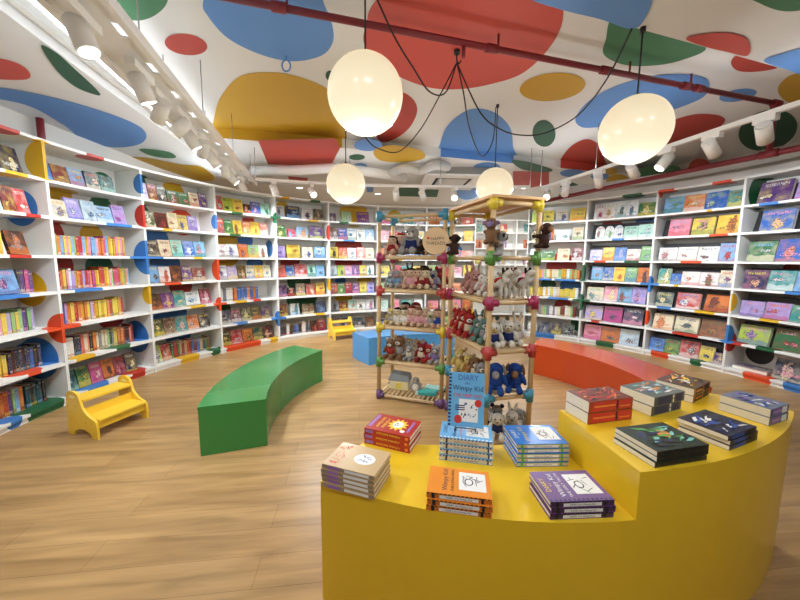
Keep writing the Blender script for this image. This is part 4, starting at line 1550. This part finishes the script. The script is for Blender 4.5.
def toy(kind, rack, x, y, z, label, cols, yaw=0.0, sc=1.0, face_cam=False, tilt=0.0):
    """cols: body, second, third"""
    root = thing('plush_' + {'doll': 'doll', 'bear': 'bear', 'bunny': 'bunny', 'pony': 'pony', 'monkey': 'monkey', 'dog': 'dog', 'deer': 'reindeer', 'elephant': 'elephant'}[kind], label, 'soft toy', group=TOY_GROUP[rack])
    p = rack_pt(rack, x, y)
    d = LX if rack == 'L' else RX
    base = math.atan2(-p.y, -p.x) + PI / 2 if face_cam else math.atan2(d.y, d.x)
    root.matrix_world = Matrix.Translation((p.x, p.y, z)) @ Matrix.Rotation(base + yaw, 4, 'Z') @ Matrix.Rotation(tilt, 4, 'Y') @ Matrix.Scale(sc, 4)

    def part(nm, me, c):
        o = put(nm, me, root)
        o['fur'] = [*lin(muted(XY[c])), 1.0]
        return o
    a, b, c = cols
    if kind == 'pony':
        part('body', PONY, a), part('mane', MANE, b), part('tail', TAIL, b), part('saddle', SADDLE, c)
        for e in PEARS:
            part('ear', e, a)
    elif kind == 'monkey':
        part('body', MONK, a), part('muzzle', MFACE, b)
        for e in MEARS:
            part('ear', e, b)
        for e in MEYES:
            part('eye', e, 'k')
    else:
        part('body', SIT, a)
        for e in EYES:
            part('eye', e, 'k')
        if kind == 'doll':
            part('hair', HAIR, c), part('dress', DRESS, b)
        else:
            if kind == 'elephant':
                part('muzzle', LONGSNOUT, c)
            else:
                part('muzzle', SNOUT, c), part('nose', NOSE, 'k')
            part('outfit', OUTFIT, b)
            for e in {'bear': REAR, 'bunny': LEAR, 'dog': FLOP, 'deer': REAR, 'elephant': FLOP}[kind]:
                part('ear', e, c if kind in ('bear', 'elephant') else a)
            if kind == 'deer':
                for h in HORN:
                    part('antler', h, 'n')
    return root


S = lambda k: LV[k] + .027
# --- left rack
lt = S(4)
toy('doll', 'L', .10, .10, lt, 'plush doll with black hair and red dress, top shelf\'s left end', 'sRk', sc=.9)
toy('doll', 'L', .17, .16, lt, 'plush doll with red hair behind the black-haired one, top shelf', 'smr', sc=1.05)
toy('bear', 'L', .29, .14, lt, 'grey plush bear in navy jumper, biggest on the top shelf', 'eNw', sc=1.35)
toy('bear', 'L', .41, .11, lt, 'small dark brown plush bear beside the navy-jumper bear', 'Dkn', sc=.75)
toy('dog', 'L', .48, .14, lt, 'cream plush dog in pink outfit partly behind the round sign', 'cpw', sc=.85)
toy('dog', 'L', .555, .20, lt, 'black and white plush dog behind the round sign', 'wke', sc=.85)
for j, (kd, xx, yy, cc, s_, lb) in enumerate((('bunny', .09, .12, 'ebw', .85, 'grey plush bunny in blue'), ('bear', .155, .1, 'ebp', .85, 'grey plush bear in blue'), ('doll', .225, .12, 'sqn', .9, 'plush doll with brown hair and tan dress'),
        ('bunny', .225, .26, 'new', .9, 'brown plush bunny at the back'), ('doll', .30, .09, 'spD', .95, 'plush doll with dark hair and pink dress'), ('doll', .375, .1, 'sRn', .95, 'plush doll with brown hair and wine-red dress'),
        ('doll', .38, .26, 'smD', 1.05, 'plush doll with dark hair and magenta dress'), ('doll', .45, .1, 'cRD', .95, 'pale plush doll with dark hair and wine-red dress'), ('bear', .52, .12, 'evN', .9, 'grey plush bear in lilac'),
        ('bear', .58, .15, 'RDr', 1.0, 'wine-red plush bear in brown'))):
    toy(kd, 'L', xx, yy, S(3), f'{lb}, second shelf of signed toy rack', cc, sc=s_)
for j, (kd, xx, yy, cc, s_, lb) in enumerate((('bear', .09, .1, 'yew', .75, 'yellow plush bear in grey'), ('doll', .16, .09, 'cwk', .8, 'plush doll with black hair and white dress'), ('doll', .19, .24, 'sRk', .98, 'doll with black hair and red dress at back'),
        ('doll', .235, .09, 'cwD', .8, 'doll with dark brown hair and white dress'), ('doll', .31, .1, 'spR', .9, 'plush doll with red hair and pink dress'), ('doll', .30, .25, 'sRR', .98, 'doll with red hair and red dress at back'),
        ('doll', .38, .09, 'spn', .85, 'plush doll with brown hair and pink dress'), ('doll', .45, .1, 'spc', .85, 'plush doll with fair hair and pink dress'), ('bear', .51, .09, 'ceg', .75, 'cream plush bear in grey'),
        ('doll', .57, .1, 'sBn', .85, 'plush doll with brown hair and blue dress'))):
    toy(kd, 'L', xx, yy, S(2), f'{lb}, third shelf of signed toy rack', cc, sc=s_)
for j, (kd, xx, yy, cc, s_, lb) in enumerate((('bear', .09, .1, 'nrw', .95, 'brown plush bear in red'), ('bear', .175, .12, 'new', 1.12, 'large brown plush bear in grey'), ('dog', .25, .2, 'cnw', .95, 'cream plush dog in brown'),
        ('bunny', .29, .09, 'ecw', .72, 'grey plush bunny in cream'), ('bear', .365, .2, 'ccw', .9, 'cream plush bear at the back'), ('deer', .42, .1, 'Rcw', .88, 'red plush reindeer in cream'),
        ('deer', .495, .1, 'rmc', .85, 'red plush reindeer in magenta'), ('bear', .56, .09, 'evw', .85, 'grey plush bear in lilac'))):
    toy(kd, 'L', xx, yy, S(1), f'{lb}, fourth shelf of signed toy rack', cc, sc=s_)
# cloth toys on the bottom shelf
z5 = LV[0] + .03
rzL = math.atan2(LX.y, LX.x)


def rackM(x, y, z, yaw=0.0):
    p = rack_pt('L', x, y)
    return Matrix.Translation((p.x, p.y, z)) @ Matrix.Rotation(rzL + yaw, 4, 'Z')


h = thing('cloth_house', 'cream cloth house with grey roof on the toy rack\'s bottom shelf', 'soft toy', group=TOY_GROUP['L'])
h.matrix_world = rackM(.17, .16, z5, .1)
MB().box((-.1, -.06, 0), (.1, .06, .1), bev=.012).obj('walls', mat('cloth_cream', (220, 206, 160), .9, noise=.06, nscale=40), h)
MB().prism([(-.115, .1), (.115, .1), (.1, .16), (-.08, .175)], -.065, .065, 0, 'y').obj('roof', mat('cloth_grey', (140, 150, 156), .9), h)
MB().box((-.03, -.0625, .02), (.03, -.0602, .08)).obj('door_patch', mat('cloth_yellow', (226, 200, 90), .9), h)
pg = thing('plush_penguin', 'grey plush penguin beside the cloth house on bottom shelf', 'soft toy', group=TOY_GROUP['L'])
pg.matrix_world = rackM(.35, .13, z5, .2)
for nm, me, cc in (('body', fused([((0, 0, .06), (.05, .045, .06)), ((0, -.006, .125), (.038, .036, .034)), ((-.05, 0, .06), (.012, .02, .04)), ((.05, 0, .06), (.012, .02, .04))], 'body'), 'e'),
                   ('belly', simple([((0, -.03, .055), (.034, .024, .042))], 'belly'), 'w'), ('beak', simple([((0, -.045, .125), (.01, .018, .007))], 'beak'), 'y')):
    o = put(nm, me, pg)
    o['fur'] = [*lin(XY[cc]), 1.0]
for s in (-1, 1):
    o = put('eye', simple([((s * .014, -.037, .138), (.005, .004, .005))], 'eye', EYEM), pg)
for j, (xx, yy, rz, ca, lb) in enumerate(((.47, .12, .15, (60, 156, 148), 'teal cloth book lying at the front of the bottom rack shelf'), (.52, .25, -.1, (150, 200, 190), 'pale teal cloth book lying behind the teal one, bottom rack shelf'))):
    t = thing('cloth_book', lb, 'soft toy', group=TOY_GROUP['L'])
    t.matrix_world = rackM(xx, yy, z5, rz)
    MB().box((-.095, -.055, 0), (.095, .055, .014), bev=.005).box((-.095, -.055, .016), (.095, .055, .03), bev=.005).obj('pages', mat('cloth_teal', ca, .9, noise=.1, nscale=50), t)
    MB().cyl((-.092, -.055, .015), (-.092, .055, .015), .016, 10).obj('spine', mat('cloth_pale', (206, 222, 214), .9), t)
# --- right rack
rs = lambda k: LV[k] + .027
for lb, x, y, cc, yaw, dz in (('black plush monkey hugging the rear left post of roofed rack', 0, 0, 'DkD', .5, .06), ('brown plush monkey with purple-grey face hugging the front corner post', RW, 0, 'nvn', -.2, .12),
                              ('grey plush monkey low on the roofed rack\'s front corner post', RW, 0, 'eDn', 2.0, .04), ('dark brown plush monkey hugging the roofed rack\'s right post', RW, RD, 'Dne', .9, .1)):
    toy('monkey', 'R', x, y, LV[4] + .03 + dz, lb, cc, yaw=yaw, sc=.95, face_cam=True)
for kd, x, y, cc, s_, lb in (('bunny', .17, .1, 'qqq', .9, 'dusty pink plush bunny left of its twin'), ('bunny', .29, .1, 'qqp', .98, 'dusty pink plush bunny beside its twin'),
        ('bunny', .42, .1, 'wpw', .86, 'white plush bunny in pink'), ('dog', .53, .09, 'wqp', .8, 'white plush dog in dusty pink'), ('bear', .47, .25, 'cqw', .9, 'cream plush bear at the back')):
    toy(kd, 'R', x, y, rs(3), f'{lb}, magenta-level shelf of roofed rack', cc, sc=s_, face_cam=True)
for x, y, b, c, lb, yaw in ((.63, .11, 'D', 'r', 'white plush pony with red saddle nearest the front post', .7), (.58, .22, 'R', 'n', 'white plush pony with wine-red mane between two others', .6), (.63, .30, 'k', 'R', 'white plush pony with black mane beside right post', .7)):
    toy('pony', 'R', x, y, rs(3), lb, 'w' + b + c, yaw=yaw, sc=.98, face_cam=True)
for kd, x, y, cc, s_, lb, z_ in (('deer', .10, .05, 'rcw', 1.0, 'red plush reindeer with cream front, nearest the left post', 2), ('deer', .19, .05, 'rcw', 1.05, 'red plush reindeer with cream front, middle of three', 2), ('deer', .28, .06, 'rcw', 1.0, 'red plush reindeer with cream front, beside teal bunny', 2),
        ('bunny', .40, .08, 'ttw', .9, 'teal plush bunny', 2), ('bear', .49, .09, 'tew', .95, 'teal plush bear in grey', 2), ('bear', .47, .25, 'wet', .9, 'white plush bear in grey at the back', 2),
        ('dog', .62, .09, 'wNy', .9, 'white plush dog in navy beside front post', 2), ('dog', .62, .21, 'wNc', .95, 'white plush dog in navy, middle of the narrow side', 2), ('bunny', .58, .31, 'wwc', .9, 'white plush bunny at the narrow side', 2)):
    toy(kd, 'R', x, y, rs(z_), f'{lb}, red-level shelf of roofed rack', cc, sc=s_, face_cam=True)
for kd, x, y, cc, s_, lb in (('bear', .10, .07, 'yyc', 1.0, 'yellow plush bear'), ('bear', .24, .09, 'yoc', .9, 'yellow plush bear in orange'), ('dog', .36, .09, 'nfc'.replace('f', 'c'), .95, 'brown plush dog in cream'), ('dog', .47, .09, 'enw', .9, 'grey plush dog in brown'),
        ('elephant', .62, .12, 'BBe', 1.1, 'blue plush elephant with grey ears beside front post'), ('elephant', .63, .28, 'BBn', 1.05, 'blue plush elephant with brown ears beside right post')):
    toy(kd, 'R', x, y, rs(1), f'{lb}, blue-level shelf', cc, sc=s_, face_cam=True)
for kd, x, y, cc, lb in (('bear', .57, .07, 'wNe', 'white plush bear in navy'), ('dog', .66, .13, 'wNc', 'white plush dog in navy'), ('bear', .53, .2, 'ewN', 'grey plush bear in white'), ('bunny', .65, .26, 'wee', 'white plush bunny in grey'), ('bear', .45, .08, 'yyw', 'yellow plush bear'), ('dog', .62, .33, 'ewe', 'grey plush dog in white')):
    toy(kd, 'R', x, y, LV[0] + .03, f'{lb}, bottom shelf of roofed rack', cc, sc=.9, face_cam=True)

# ------------------------------------------------------------------ pendant globes


def pendant(label, x, y, z, r=.2, bow=0.0, ZC=ZC):
    root = thing('pendant_lamp', label, 'pendant lamp', (x, y, z), 0, 'white globe pendant lamps')
    MB().ell((0, 0, 0), r, 40, 24).obj('globe', GLOBE, root)
    MB().cyl((0, 0, r - .012), (0, 0, r + .014), .016, 16).obj('collar', BLACKP, root)
    MB().tube([(0, 0, r + .02), (bow, 0, (r + ZC - z) / 2), (0, 0, ZC - z - .02)], .005, 6).obj('cord', CORD, root)
    MB().cyl((0, 0, ZC - z - .03), (0, 0, ZC - z), .016, 16).obj('ceiling_cap', BLACKP, root)
    ld = bpy.data.lights.new('pendant_fill', 'POINT')  # extra point light added below the globe to brighten its surroundings
    ld.energy, ld.shadow_soft_size, ld.color = (16 if y > 0 else 5), .1, (1, .97, .9)
    lo = bpy.data.objects.new('pendant_fill', ld)
    COL.objects.link(lo)
    lo.location = (x, y, z - r - .12)
    return root


pendant('large white globe pendant hanging nearest, in front of yellow ceiling dot', -.194, 1.93, 2.273)
pendant('white globe pendant hanging over the green bench\'s far end', -.573, 3.653, 2.183)
pendant('white globe pendant hanging just above the roofed toy rack', 1.039, 3.895, 2.221)
pendant('large white globe pendant hanging in front of the right-hand bookcases', 1.456, 2.232, 2.217, ZC=2.81)

hook = Vector((*on_z(457, 50, ZC), ZC - .02))
hk = thing('cable_hook', 'black ceiling hook where the drooping lamp cables gather', 'hook', hook)
MB().cyl((0, 0, -.01), (0, 0, .02), .025, 14).obj('plate', BLACKP, hk)
MB().tube([(0, 0, -.01), (0, 0, -.06), (.02, 0, -.085), (.035, 0, -.06)], .006, 8).obj('hook', BLACKP, hk)


q_ = on_z(286, 56, ZC)
bh = thing('ceiling_hook', 'blue painted hook ring hanging from the blue ceiling dot', 'hook', (q_[0], q_[1], ZC))
MB().cyl((0, 0, -.03), (0, 0, 0), .008, 8).obj('stem', CEIL_BLUE, bh)
MB().tube([(.035 * math.sin(2 * PI * k / 16), 0, -.075 + .045 * math.cos(2 * PI * k / 16)) for k in range(17)], .007, 8).obj('ring', CEIL_BLUE, bh)


def cable(label, pts):
    o = MB().tube(smooth_open(pts, 10), .0055, 6).obj('lamp_cable', CORD)
    tag(o, label, 'cable', 'drooping lamp cables')


HB = hook + Vector((0, 0, -.075))


def PX(x, y, z):
    return Vector((*on_z(x, y, z), z))


cable('black cable drooping from the nearest globe\'s cord to the hook', [PX(372, -12, ZC - .01), PX(394, 36, 2.85), PX(412, 66, 2.72), PX(430, 92, 2.6), PX(446, 92, 2.72), HB])
cable('black cable drooping in a wide loop from hook to green-bench globe', [HB, PX(440, 95, 2.75), PX(420, 130, 2.6), PX(400, 151, 2.5), PX(382, 150, 2.5), PX(366, 138, 2.6), Vector((-.6, 3.7, ZC - .01))])
cable('black cable running steeply down from hook towards toy-rack globe', [HB, PX(463, 90, 2.7), PX(470, 130, 2.55), PX(482, 156, 2.45), PX(493, 140, 2.65), Vector((1.03, 3.93, ZC - .01))])
cable('black cable drooping low from hook across to right-hand globe', [HB, PX(480, 112, 2.62), PX(500, 129, 2.5), PX(520, 135, 2.47), PX(545, 133, 2.5), PX(577, 116, 2.62), PX(605, 82, 2.68), Vector((*on_z(632, 27, 2.81), 2.80))])

# ------------------------------------------------------------------ pipes, lighting tracks and ducts


def line(label, name, pts, r, m, cat, group=None, seg=12, parts=()):
    root = thing(name, label, cat, (0, 0, 0), 0, group)
    MB().tube(pts, r, seg).obj('pipe', m, root)
    for nm, p0, p1, rr in parts:
        MB().cyl(p0, p1, rr, 12).obj(nm, m, root)
    return root


z = 2.97
P0, P1 = Vector((-1.5, 2.13, z)), Vector((3.72, 3.57, z))
dr = (P1 - P0).normalized()
fit = [('coupling', P0 + dr * t - dr * .045, P0 + dr * t + dr * .045, .032) for t in (.75, 2.25, 3.3, 4.2, 4.35)]
fit += [('hanger', P0 + dr * t, P0 + dr * t + Vector((0, 0, ZC - z)), .008) for t in (.8, 2.3, 3.55, 4.25)]
fit += [('elbow', P1 - dr * .06, P1 + dr * .03, .034), ('sprinkler_head', P0 + dr * 2.02 + Vector((0, 0, -.1)), P0 + dr * 2.02, .014)]
line('maroon sprinkler pipe crossing beneath the dotted ceiling', 'sprinkler_pipe', [P0, P1], .023, MAROON, 'pipe', 'maroon pipes', parts=fit)
zz = 2.5
Q = [Vector((4.15, 2.66, zz)), Vector((3.82, 3.41, zz)), Vector((3.5, 4.15, zz)), Vector((3.14, 5.08, zz)), Vector((2.76, 6.1, zz)), Vector((2.55, 6.7, zz))]
line('maroon pipe running low above the right-hand bookcases', 'sprinkler_pipe', Q, .03, MAROON, 'pipe', 'maroon pipes',
     parts=[('riser', (3.73, 3.6, zz), (3.73, 3.6, z), .026), ('tee', (3.73 - .03, 3.6 + .06, zz), (3.73 + .03, 3.6 - .07, zz), .04), ('elbow', (3.73, 3.6, z - .06), (3.73, 3.6, z + .03), .034)])
p = on_z(41, 132, 2.62)
line('short maroon pipe stub behind the left bookcases\' top', 'sprinkler_pipe', [(p[0], p[1], 2.436), (p[0], p[1], ZS - .002)], .03, MAROON, 'pipe', 'maroon pipes')

# left lighting tray: a ladder of two rails and plates
ZT = 2.6
trd = Vector((-.245, 1, 0)).normalized()
trn = Vector((trd.y, -trd.x, 0))
tray0 = Vector((-1.53 + .245 * 1.2, .55, ZT))
TL = 5.25
tray = thing('lighting_tray', 'long white ladder-shaped lighting tray hung over the left side', 'lighting tray', (0, 0, 0))


def TP(s, o, z=0.0):
    return tray0 + trd * s + trn * o + Vector((0, 0, z))


def obox(mb, s0, s1, o0, o1, z0, z1, mi=0):
    vs = [mb.bm.verts.new(TP(s, o, zq)) for zq in (z0, z1) for o in (o0, o1) for s in (s0, s1)]
    for q in ((0, 2, 3, 1), (4, 5, 7, 6), (0, 1, 5, 4), (2, 6, 7, 3), (0, 4, 6, 2), (1, 3, 7, 5)):
        mb.bm.faces.new([vs[i] for i in q]).material_index = mi


for o in (-.16, .12):
    mb = MB()
    obox(mb, 0, TL, o, o + .04, -.03, .03)
    mb.obj('rail', WHITEP, tray)
mb = MB()
obox(mb, 0, TL, -.125, .055, .0, .012)
mb.obj('base_plate', WHITEP, tray)
for k in range(14):
    mb = MB()
    obox(mb, .02 + k * .37, .02 + k * .37 + .24, .055, .12, .0, .012)
    mb.obj('rung', WHITEP, tray)
for k in range(5):
    s = .4 + k * 1.1
    for o in (.14, -.14):
        MB().cyl(TP(s, o, .03), TP(s, o, ZC - ZT), .004, 6).obj('hanger', GREYM, tray)
line('white conduit beside the lighting tray, the nearer of two', 'conduit', [TP(-.3, -.27, .06), TP(4.4, -.24, .06)], .022, WHITEP, 'pipe', 'white conduits')
line('thin white conduit against the left soffit edge', 'conduit', [(e[0] + .06, e[1], 2.8) for e in edge], .018, WHITEP, 'pipe', 'white conduits')


def spot(label, pos, aim, tr='tray', power=16, size=RAD(95), on=True, L=.155, r=.049, col=(.93, 1, 1.07)):
    root = thing('track_spotlight', label, 'spotlight', pos, 0, f'white spotlights on the {tr}')
    d = (Vector(aim) - Vector(pos)).normalized()
    hz = .13 if 'tray' in tr else .07
    MB().box((-.028, -hz, -.045), (.028, hz, 0), bev=.004, M=Matrix.Rotation(RAD(14), 4, 'Z')).obj('adapter', WHITEP, root)
    MB().cyl((0, 0, -.03), (0, 0, -.085), .012, 10).obj('arm', WHITEP, root)
    c0 = Vector((0, 0, -.115)) - d * L * .45
    c1 = c0 + d * L
    h = MB().cyl(c0, c1, r, 20).cyl(c0 - d * .012, c0, r * .7, 16)
    h.obj('housing', WHITEP, root)
    MB().cyl(c1 - d * .006, c1 + d * .0015, r * .86, 20).obj('lens', LENS, root)
    if on:
        ld = bpy.data.lights.new('spot_beam', 'SPOT')
        ld.energy = power
        ld.spot_size = size
        ld.spot_blend = .8
        ld.shadow_soft_size = r
        ld.color = col
        lo = bpy.data.objects.new('spot_beam', ld)
        COL.objects.link(lo)
        lo.location = Vector(pos) + c1 + d * .02
        lo.rotation_euler = d.to_track_quat('-Z', 'Y').to_euler()
    return root


def shelf_pt(i, z):
    a = RAD(bay_angle(i))
    return Vector((CX + R0 * math.cos(a), CY + R0 * math.sin(a), z))


PW = 68
LEFT = [(.75, (-2.6, 1.7, .5)), (1.24, (-.75, 1.75, .6)), (1.75, (-1.0, 3.2, 0)), (2.1, shelf_pt(1, 1.2)), (2.4, shelf_pt(0, 1.2)), (2.7, (-.6, 4.2, 0)), (2.95, shelf_pt(2, 1.2)), (3.35, (-.5, 5.2, 0)), (3.75, shelf_pt(3, 1.2)), (4.2, (0, 5.6, .3)), (4.65, shelf_pt(4, 1.2))]
for j, (s, aim) in enumerate(LEFT):
    q = TP(s, .0 if j % 2 else .03, -.03)
    spot(f'white cylinder spotlight, {ORD[j]} along the left lighting tray from the camera', q, aim, 'left lighting tray', PW)
BT = [Vector((-2.05, 4.95, 2.5)), Vector((-.77, 5.3, 2.5)), Vector((.6, 5.34, 2.5)), Vector((1.95, 5.3, 2.5))]
RT = [Vector((3.1, 1.2, 2.5)), Vector((2.8, 2.5, 2.5)), Vector((2.4, 4.35, 2.5)), Vector((2.15, 5.4, 2.5))]
for lb, pts, nm in (('white ceiling track of spotlights along the back', BT, 'b'), ('white ceiling track of spotlights along the right side', RT, 'r')):
    t = thing('light_track', lb, 'lighting track', (0, 0, 0), 0, 'white lighting tracks')
    mb = MB()
    for a, b in zip(pts, pts[1:]):
        d = (b - a).normalized()
        n = Vector((-d.y, d.x, 0)) * .02
        vs = [mb.bm.verts.new(v + Vector((0, 0, zq))) for zq in (0, .035) for v in (a - n, a + n, b + n, b - n)]
        for q in ((0, 3, 2, 1), (4, 5, 6, 7), (0, 1, 5, 4), (1, 2, 6, 5), (2, 3, 7, 6), (3, 0, 4, 7)):
            mb.bm.faces.new([vs[i] for i in q])
    mb.obj('rail', WHITEP, t)
    for a in pts:
        MB().cyl((a.x, a.y, 2.53), (a.x, a.y, ZC), .005, 6).obj('hanger', GREYM, t)


def along(pts, f):
    L = [(b - a).length for a, b in zip(pts, pts[1:])]
    s = f * sum(L)
    for (a, b), l in zip(zip(pts, pts[1:]), L):
        if s <= l + 1e-6:
            return a + (b - a) * (s / l)
        s -= l
    return pts[-1]


for j, (f, aim) in enumerate(((.06, shelf_pt(4, 1.3)), (.19, (.2, 3.0, .5)), (.31, shelf_pt(5, 1.3)), (.5, shelf_pt(6, 1.3)), (.6, shelf_pt(7, 1.3)), (.72, (.5, 3.0, .8)), (.84, (2.5, 7.5, 1.2)))):
    spot(f'white cylinder spotlight, {ORD[j]} from left along the back track', along(BT, f), aim, 'back track', PW)
for j, (f, aim) in enumerate(((.36, shelf_pt(12, 1.2)), (.445, shelf_pt(12, 1.3)), (.54, (.9, 3.6, .3)), (.625, shelf_pt(11, 1.3)), (.735, shelf_pt(10, 1.2)), (.87, shelf_pt(9, 1.3)), (.96, (.9, 2.9, .8)))):
    spot(f'white cylinder spotlight, {ORD[j]} from camera along the right track', along(RT, f), aim, 'right track', PW)

# air-conditioning cassette
ac = thing('air_conditioner', 'white square ceiling air-conditioner cassette above the toy racks', 'air conditioner', (.9, 6.4, 2.8), RAD(3), None)
MB().box((-.42, -.42, .03), (.42, .42, ZB - 2.8)).obj('body', WHITEP, ac)
fr = MB()
for lo, hi in (((-.52, -.58, 0), (.52, -.36, .03)), ((-.52, .36, 0), (.52, .58, .03)), ((-.52, -.36, 0), (-.32, .36, .03)), ((.32, -.36, 0), (.52, .36, .03))):
    fr.box(lo, hi, bev=.006)
fr.obj('frame', WHITEP, ac)
for lo, hi in (((-.3, -.35, .004), (.3, -.31, .02)), ((-.3, .31, .004), (.3, .35, .02)), ((-.31, -.3, .004), (-.27, .3, .02)), ((.27, -.3, .004), (.31, .3, .02))):
    MB().box(lo, hi).obj('air_slot', DARK, ac)
MB().box((-.26, -.3, -.002), (.26, .3, .02), bev=.004).obj('grille', mat('ac_grille', (212, 212, 208), .5), ac)

dx = thing('air_duct', 'grey rectangular air duct above the ceiling cassette', 'duct', (1.2, 5.95, 2.85))
MB().box((-.42, -.05, 0), (.45, .4, ZB - 2.85), bev=.005).obj('casing', GREYM, dx)
MB().box((-.44, -.07, -.01), (.47, -.05, ZB - 2.85)).obj('flange', GREYM, dx)
for lb, pts, r, m in (('fat white air duct pipe running behind the green-bench globe', [PX(252, 171, 2.82), PX(300, 170, 2.82), PX(336, 168, 2.82), PX(370, 172, 2.82), PX(405, 178, 2.82)], .075, WHITEP),
                      ('crumpled silvery flexible hose feeding the grey duct', smooth_open([PX(388, 175, 2.84), PX(404, 168, 2.85), PX(420, 171, 2.84), PX(436, 165, 2.85), PX(448, 167, 2.86)], 8), .065, FOIL),
                      ('thin white pipe along the ceiling behind the duct pipe', [PX(250, 182, 2.84), PX(340, 184, 2.84), PX(420, 186, 2.84)], .03, WHITEP)):
    t = thing('duct_pipe', lb, 'duct', (0, 0, 0), 0, 'ceiling ducts')
    rr = [r * (1 + .12 * (k % 2)) for k in range(len(pts))] if m is FOIL else r
    MB().tube(pts, rr, 14).obj('tube', m, t)

# ------------------------------------------------------------------ unseen pendants and spotlights added behind the camera for overall light
for j, (x, y, e) in enumerate(((-1.2, -.9, 1), (1.9, -.7, 1))):
    pendant(('added white globe pendant behind the camera on the left', 'added white globe pendant behind the camera on the right')[j], x, y, 2.25)
for j, (x, y, aim) in enumerate(((-1.0, -.3, (-.6, 2.2, 0)), (.6, -.5, (.6, 1.9, .5)), (2.0, -.2, (1.6, 2.2, .5)), (.2, -.6, (.4, 3.4, 1.0)))):
    spot(('added white spotlight behind the camera aimed at the left floor', 'added white spotlight behind the camera aimed at the yellow table', 'added white spotlight behind the camera aimed at the raised table', 'added white spotlight behind the camera aimed at the racks')[j],
         Vector((x, y, ZC - .0)), aim, 'unseen ceiling, added for fill light', PW * .55)

# added area lights, no visible fixture, fill the painted ceiling from tray and tracks


def ceiling_fill(name, a, b, w_, e):
    ld = bpy.data.lights.new(name, 'AREA')
    ld.shape = 'RECTANGLE'
    a, b = Vector(a), Vector(b)
    ld.size, ld.size_y = w_, (b - a).length
    ld.energy = e
    ld.color = (.93, 1, 1.07)
    lo = bpy.data.objects.new(name, ld)
    COL.objects.link(lo)
    d = (b - a).normalized()
    X = Vector((0, 0, 1)).cross(d) * -1
    lo.matrix_world = Matrix(((X.x, d.x, 0, (a.x + b.x) / 2), (X.y, d.y, 0, (a.y + b.y) / 2), (0, 0, -1, a.z), (0, 0, 0, 1)))


ceiling_fill('tray_ceiling_fill', TP(0, 0, .05), TP(TL, 0, .05), .2, 2.2)
ld = bpy.data.lights.new('tray_soffit_fill', 'AREA')  # added strip light without a fixture, brightens the left soffit
ld.shape, ld.size, ld.size_y, ld.energy, ld.color = 'RECTANGLE', .06, TL, 26, (.93, 1, 1.07)
lo = bpy.data.objects.new('tray_soffit_fill', ld)
COL.objects.link(lo)
zx = -(-trn + Vector((0, 0, .45))).normalized()
xx = trd.cross(zx)
pm = TP(TL / 2, -.19, .02)
lo.matrix_world = Matrix(((xx.x, trd.x, zx.x, pm.x), (xx.y, trd.y, zx.y, pm.y), (xx.z, trd.z, zx.z, pm.z), (0, 0, 0, 1)))
for a, b in zip(BT, BT[1:]):
    ceiling_fill('track_ceiling_fill', a + Vector((0, 0, .05)), b + Vector((0, 0, .05)), .04, 1)
for a, b in zip(RT, RT[1:]):
    ceiling_fill('track_ceiling_fill', a + Vector((0, 0, .05)), b + Vector((0, 0, .05)), .04, 1.6)
# round downlights beyond the bookcases: the first real, the others added to brighten there
for j, (x, y) in enumerate(((on_z(379, 197, ZB)[0], 8.2), (2.6, 7.4), (-2.2, 7.6), (4.3, 7.3), (2.3, 9.0))):
    t = thing('downlight', ('round ceiling downlight above the rear-stool bookcase', 'added round ceiling downlight above the gap in the bookcases', 'added round ceiling downlight beyond the green-bench bookcase', 'added round ceiling downlight beyond the orange-bench bookcase', 'added round ceiling downlight above the far straight bookcase')[j], 'ceiling light', (x, y, ZB), 0, 'round downlights')
    MB().cyl((0, 0, -.012), (0, 0, 0), .075, 24).obj('rim', WHITEP, t)
    MB().cyl((0, 0, -.015), (0, 0, -.0125), .058, 24).obj('lens', LENS, t)
    ld = bpy.data.lights.new('downlight_beam', 'SPOT')
    ld.energy, ld.spot_size, ld.spot_blend, ld.shadow_soft_size = 130, RAD(150), .6, .06
    lo = bpy.data.objects.new('downlight_beam', ld)
    COL.objects.link(lo)
    lo.location = (x, y, ZB - .04)
# even bluish-white ambient fill added through the world background
w = bpy.data.worlds.new('world')
SC.world = w
w.use_nodes = True
w.node_tree.nodes['Background'].inputs[0].default_value = (.9, .92, 1, 1)
w.node_tree.nodes['Background'].inputs[1].default_value = .3

SC.view_settings.view_transform = 'Standard'
SC.view_settings.look = 'None'
SC.view_settings.gamma = 1
SC.view_settings.use_curve_mapping = False
SC.view_settings.exposure = 0.12
SC.cycles.use_denoising = True
SC.cycles.max_bounces = 8
SC.cycles.diffuse_bounces = 5
SC.cycles.sample_clamp_indirect = 6
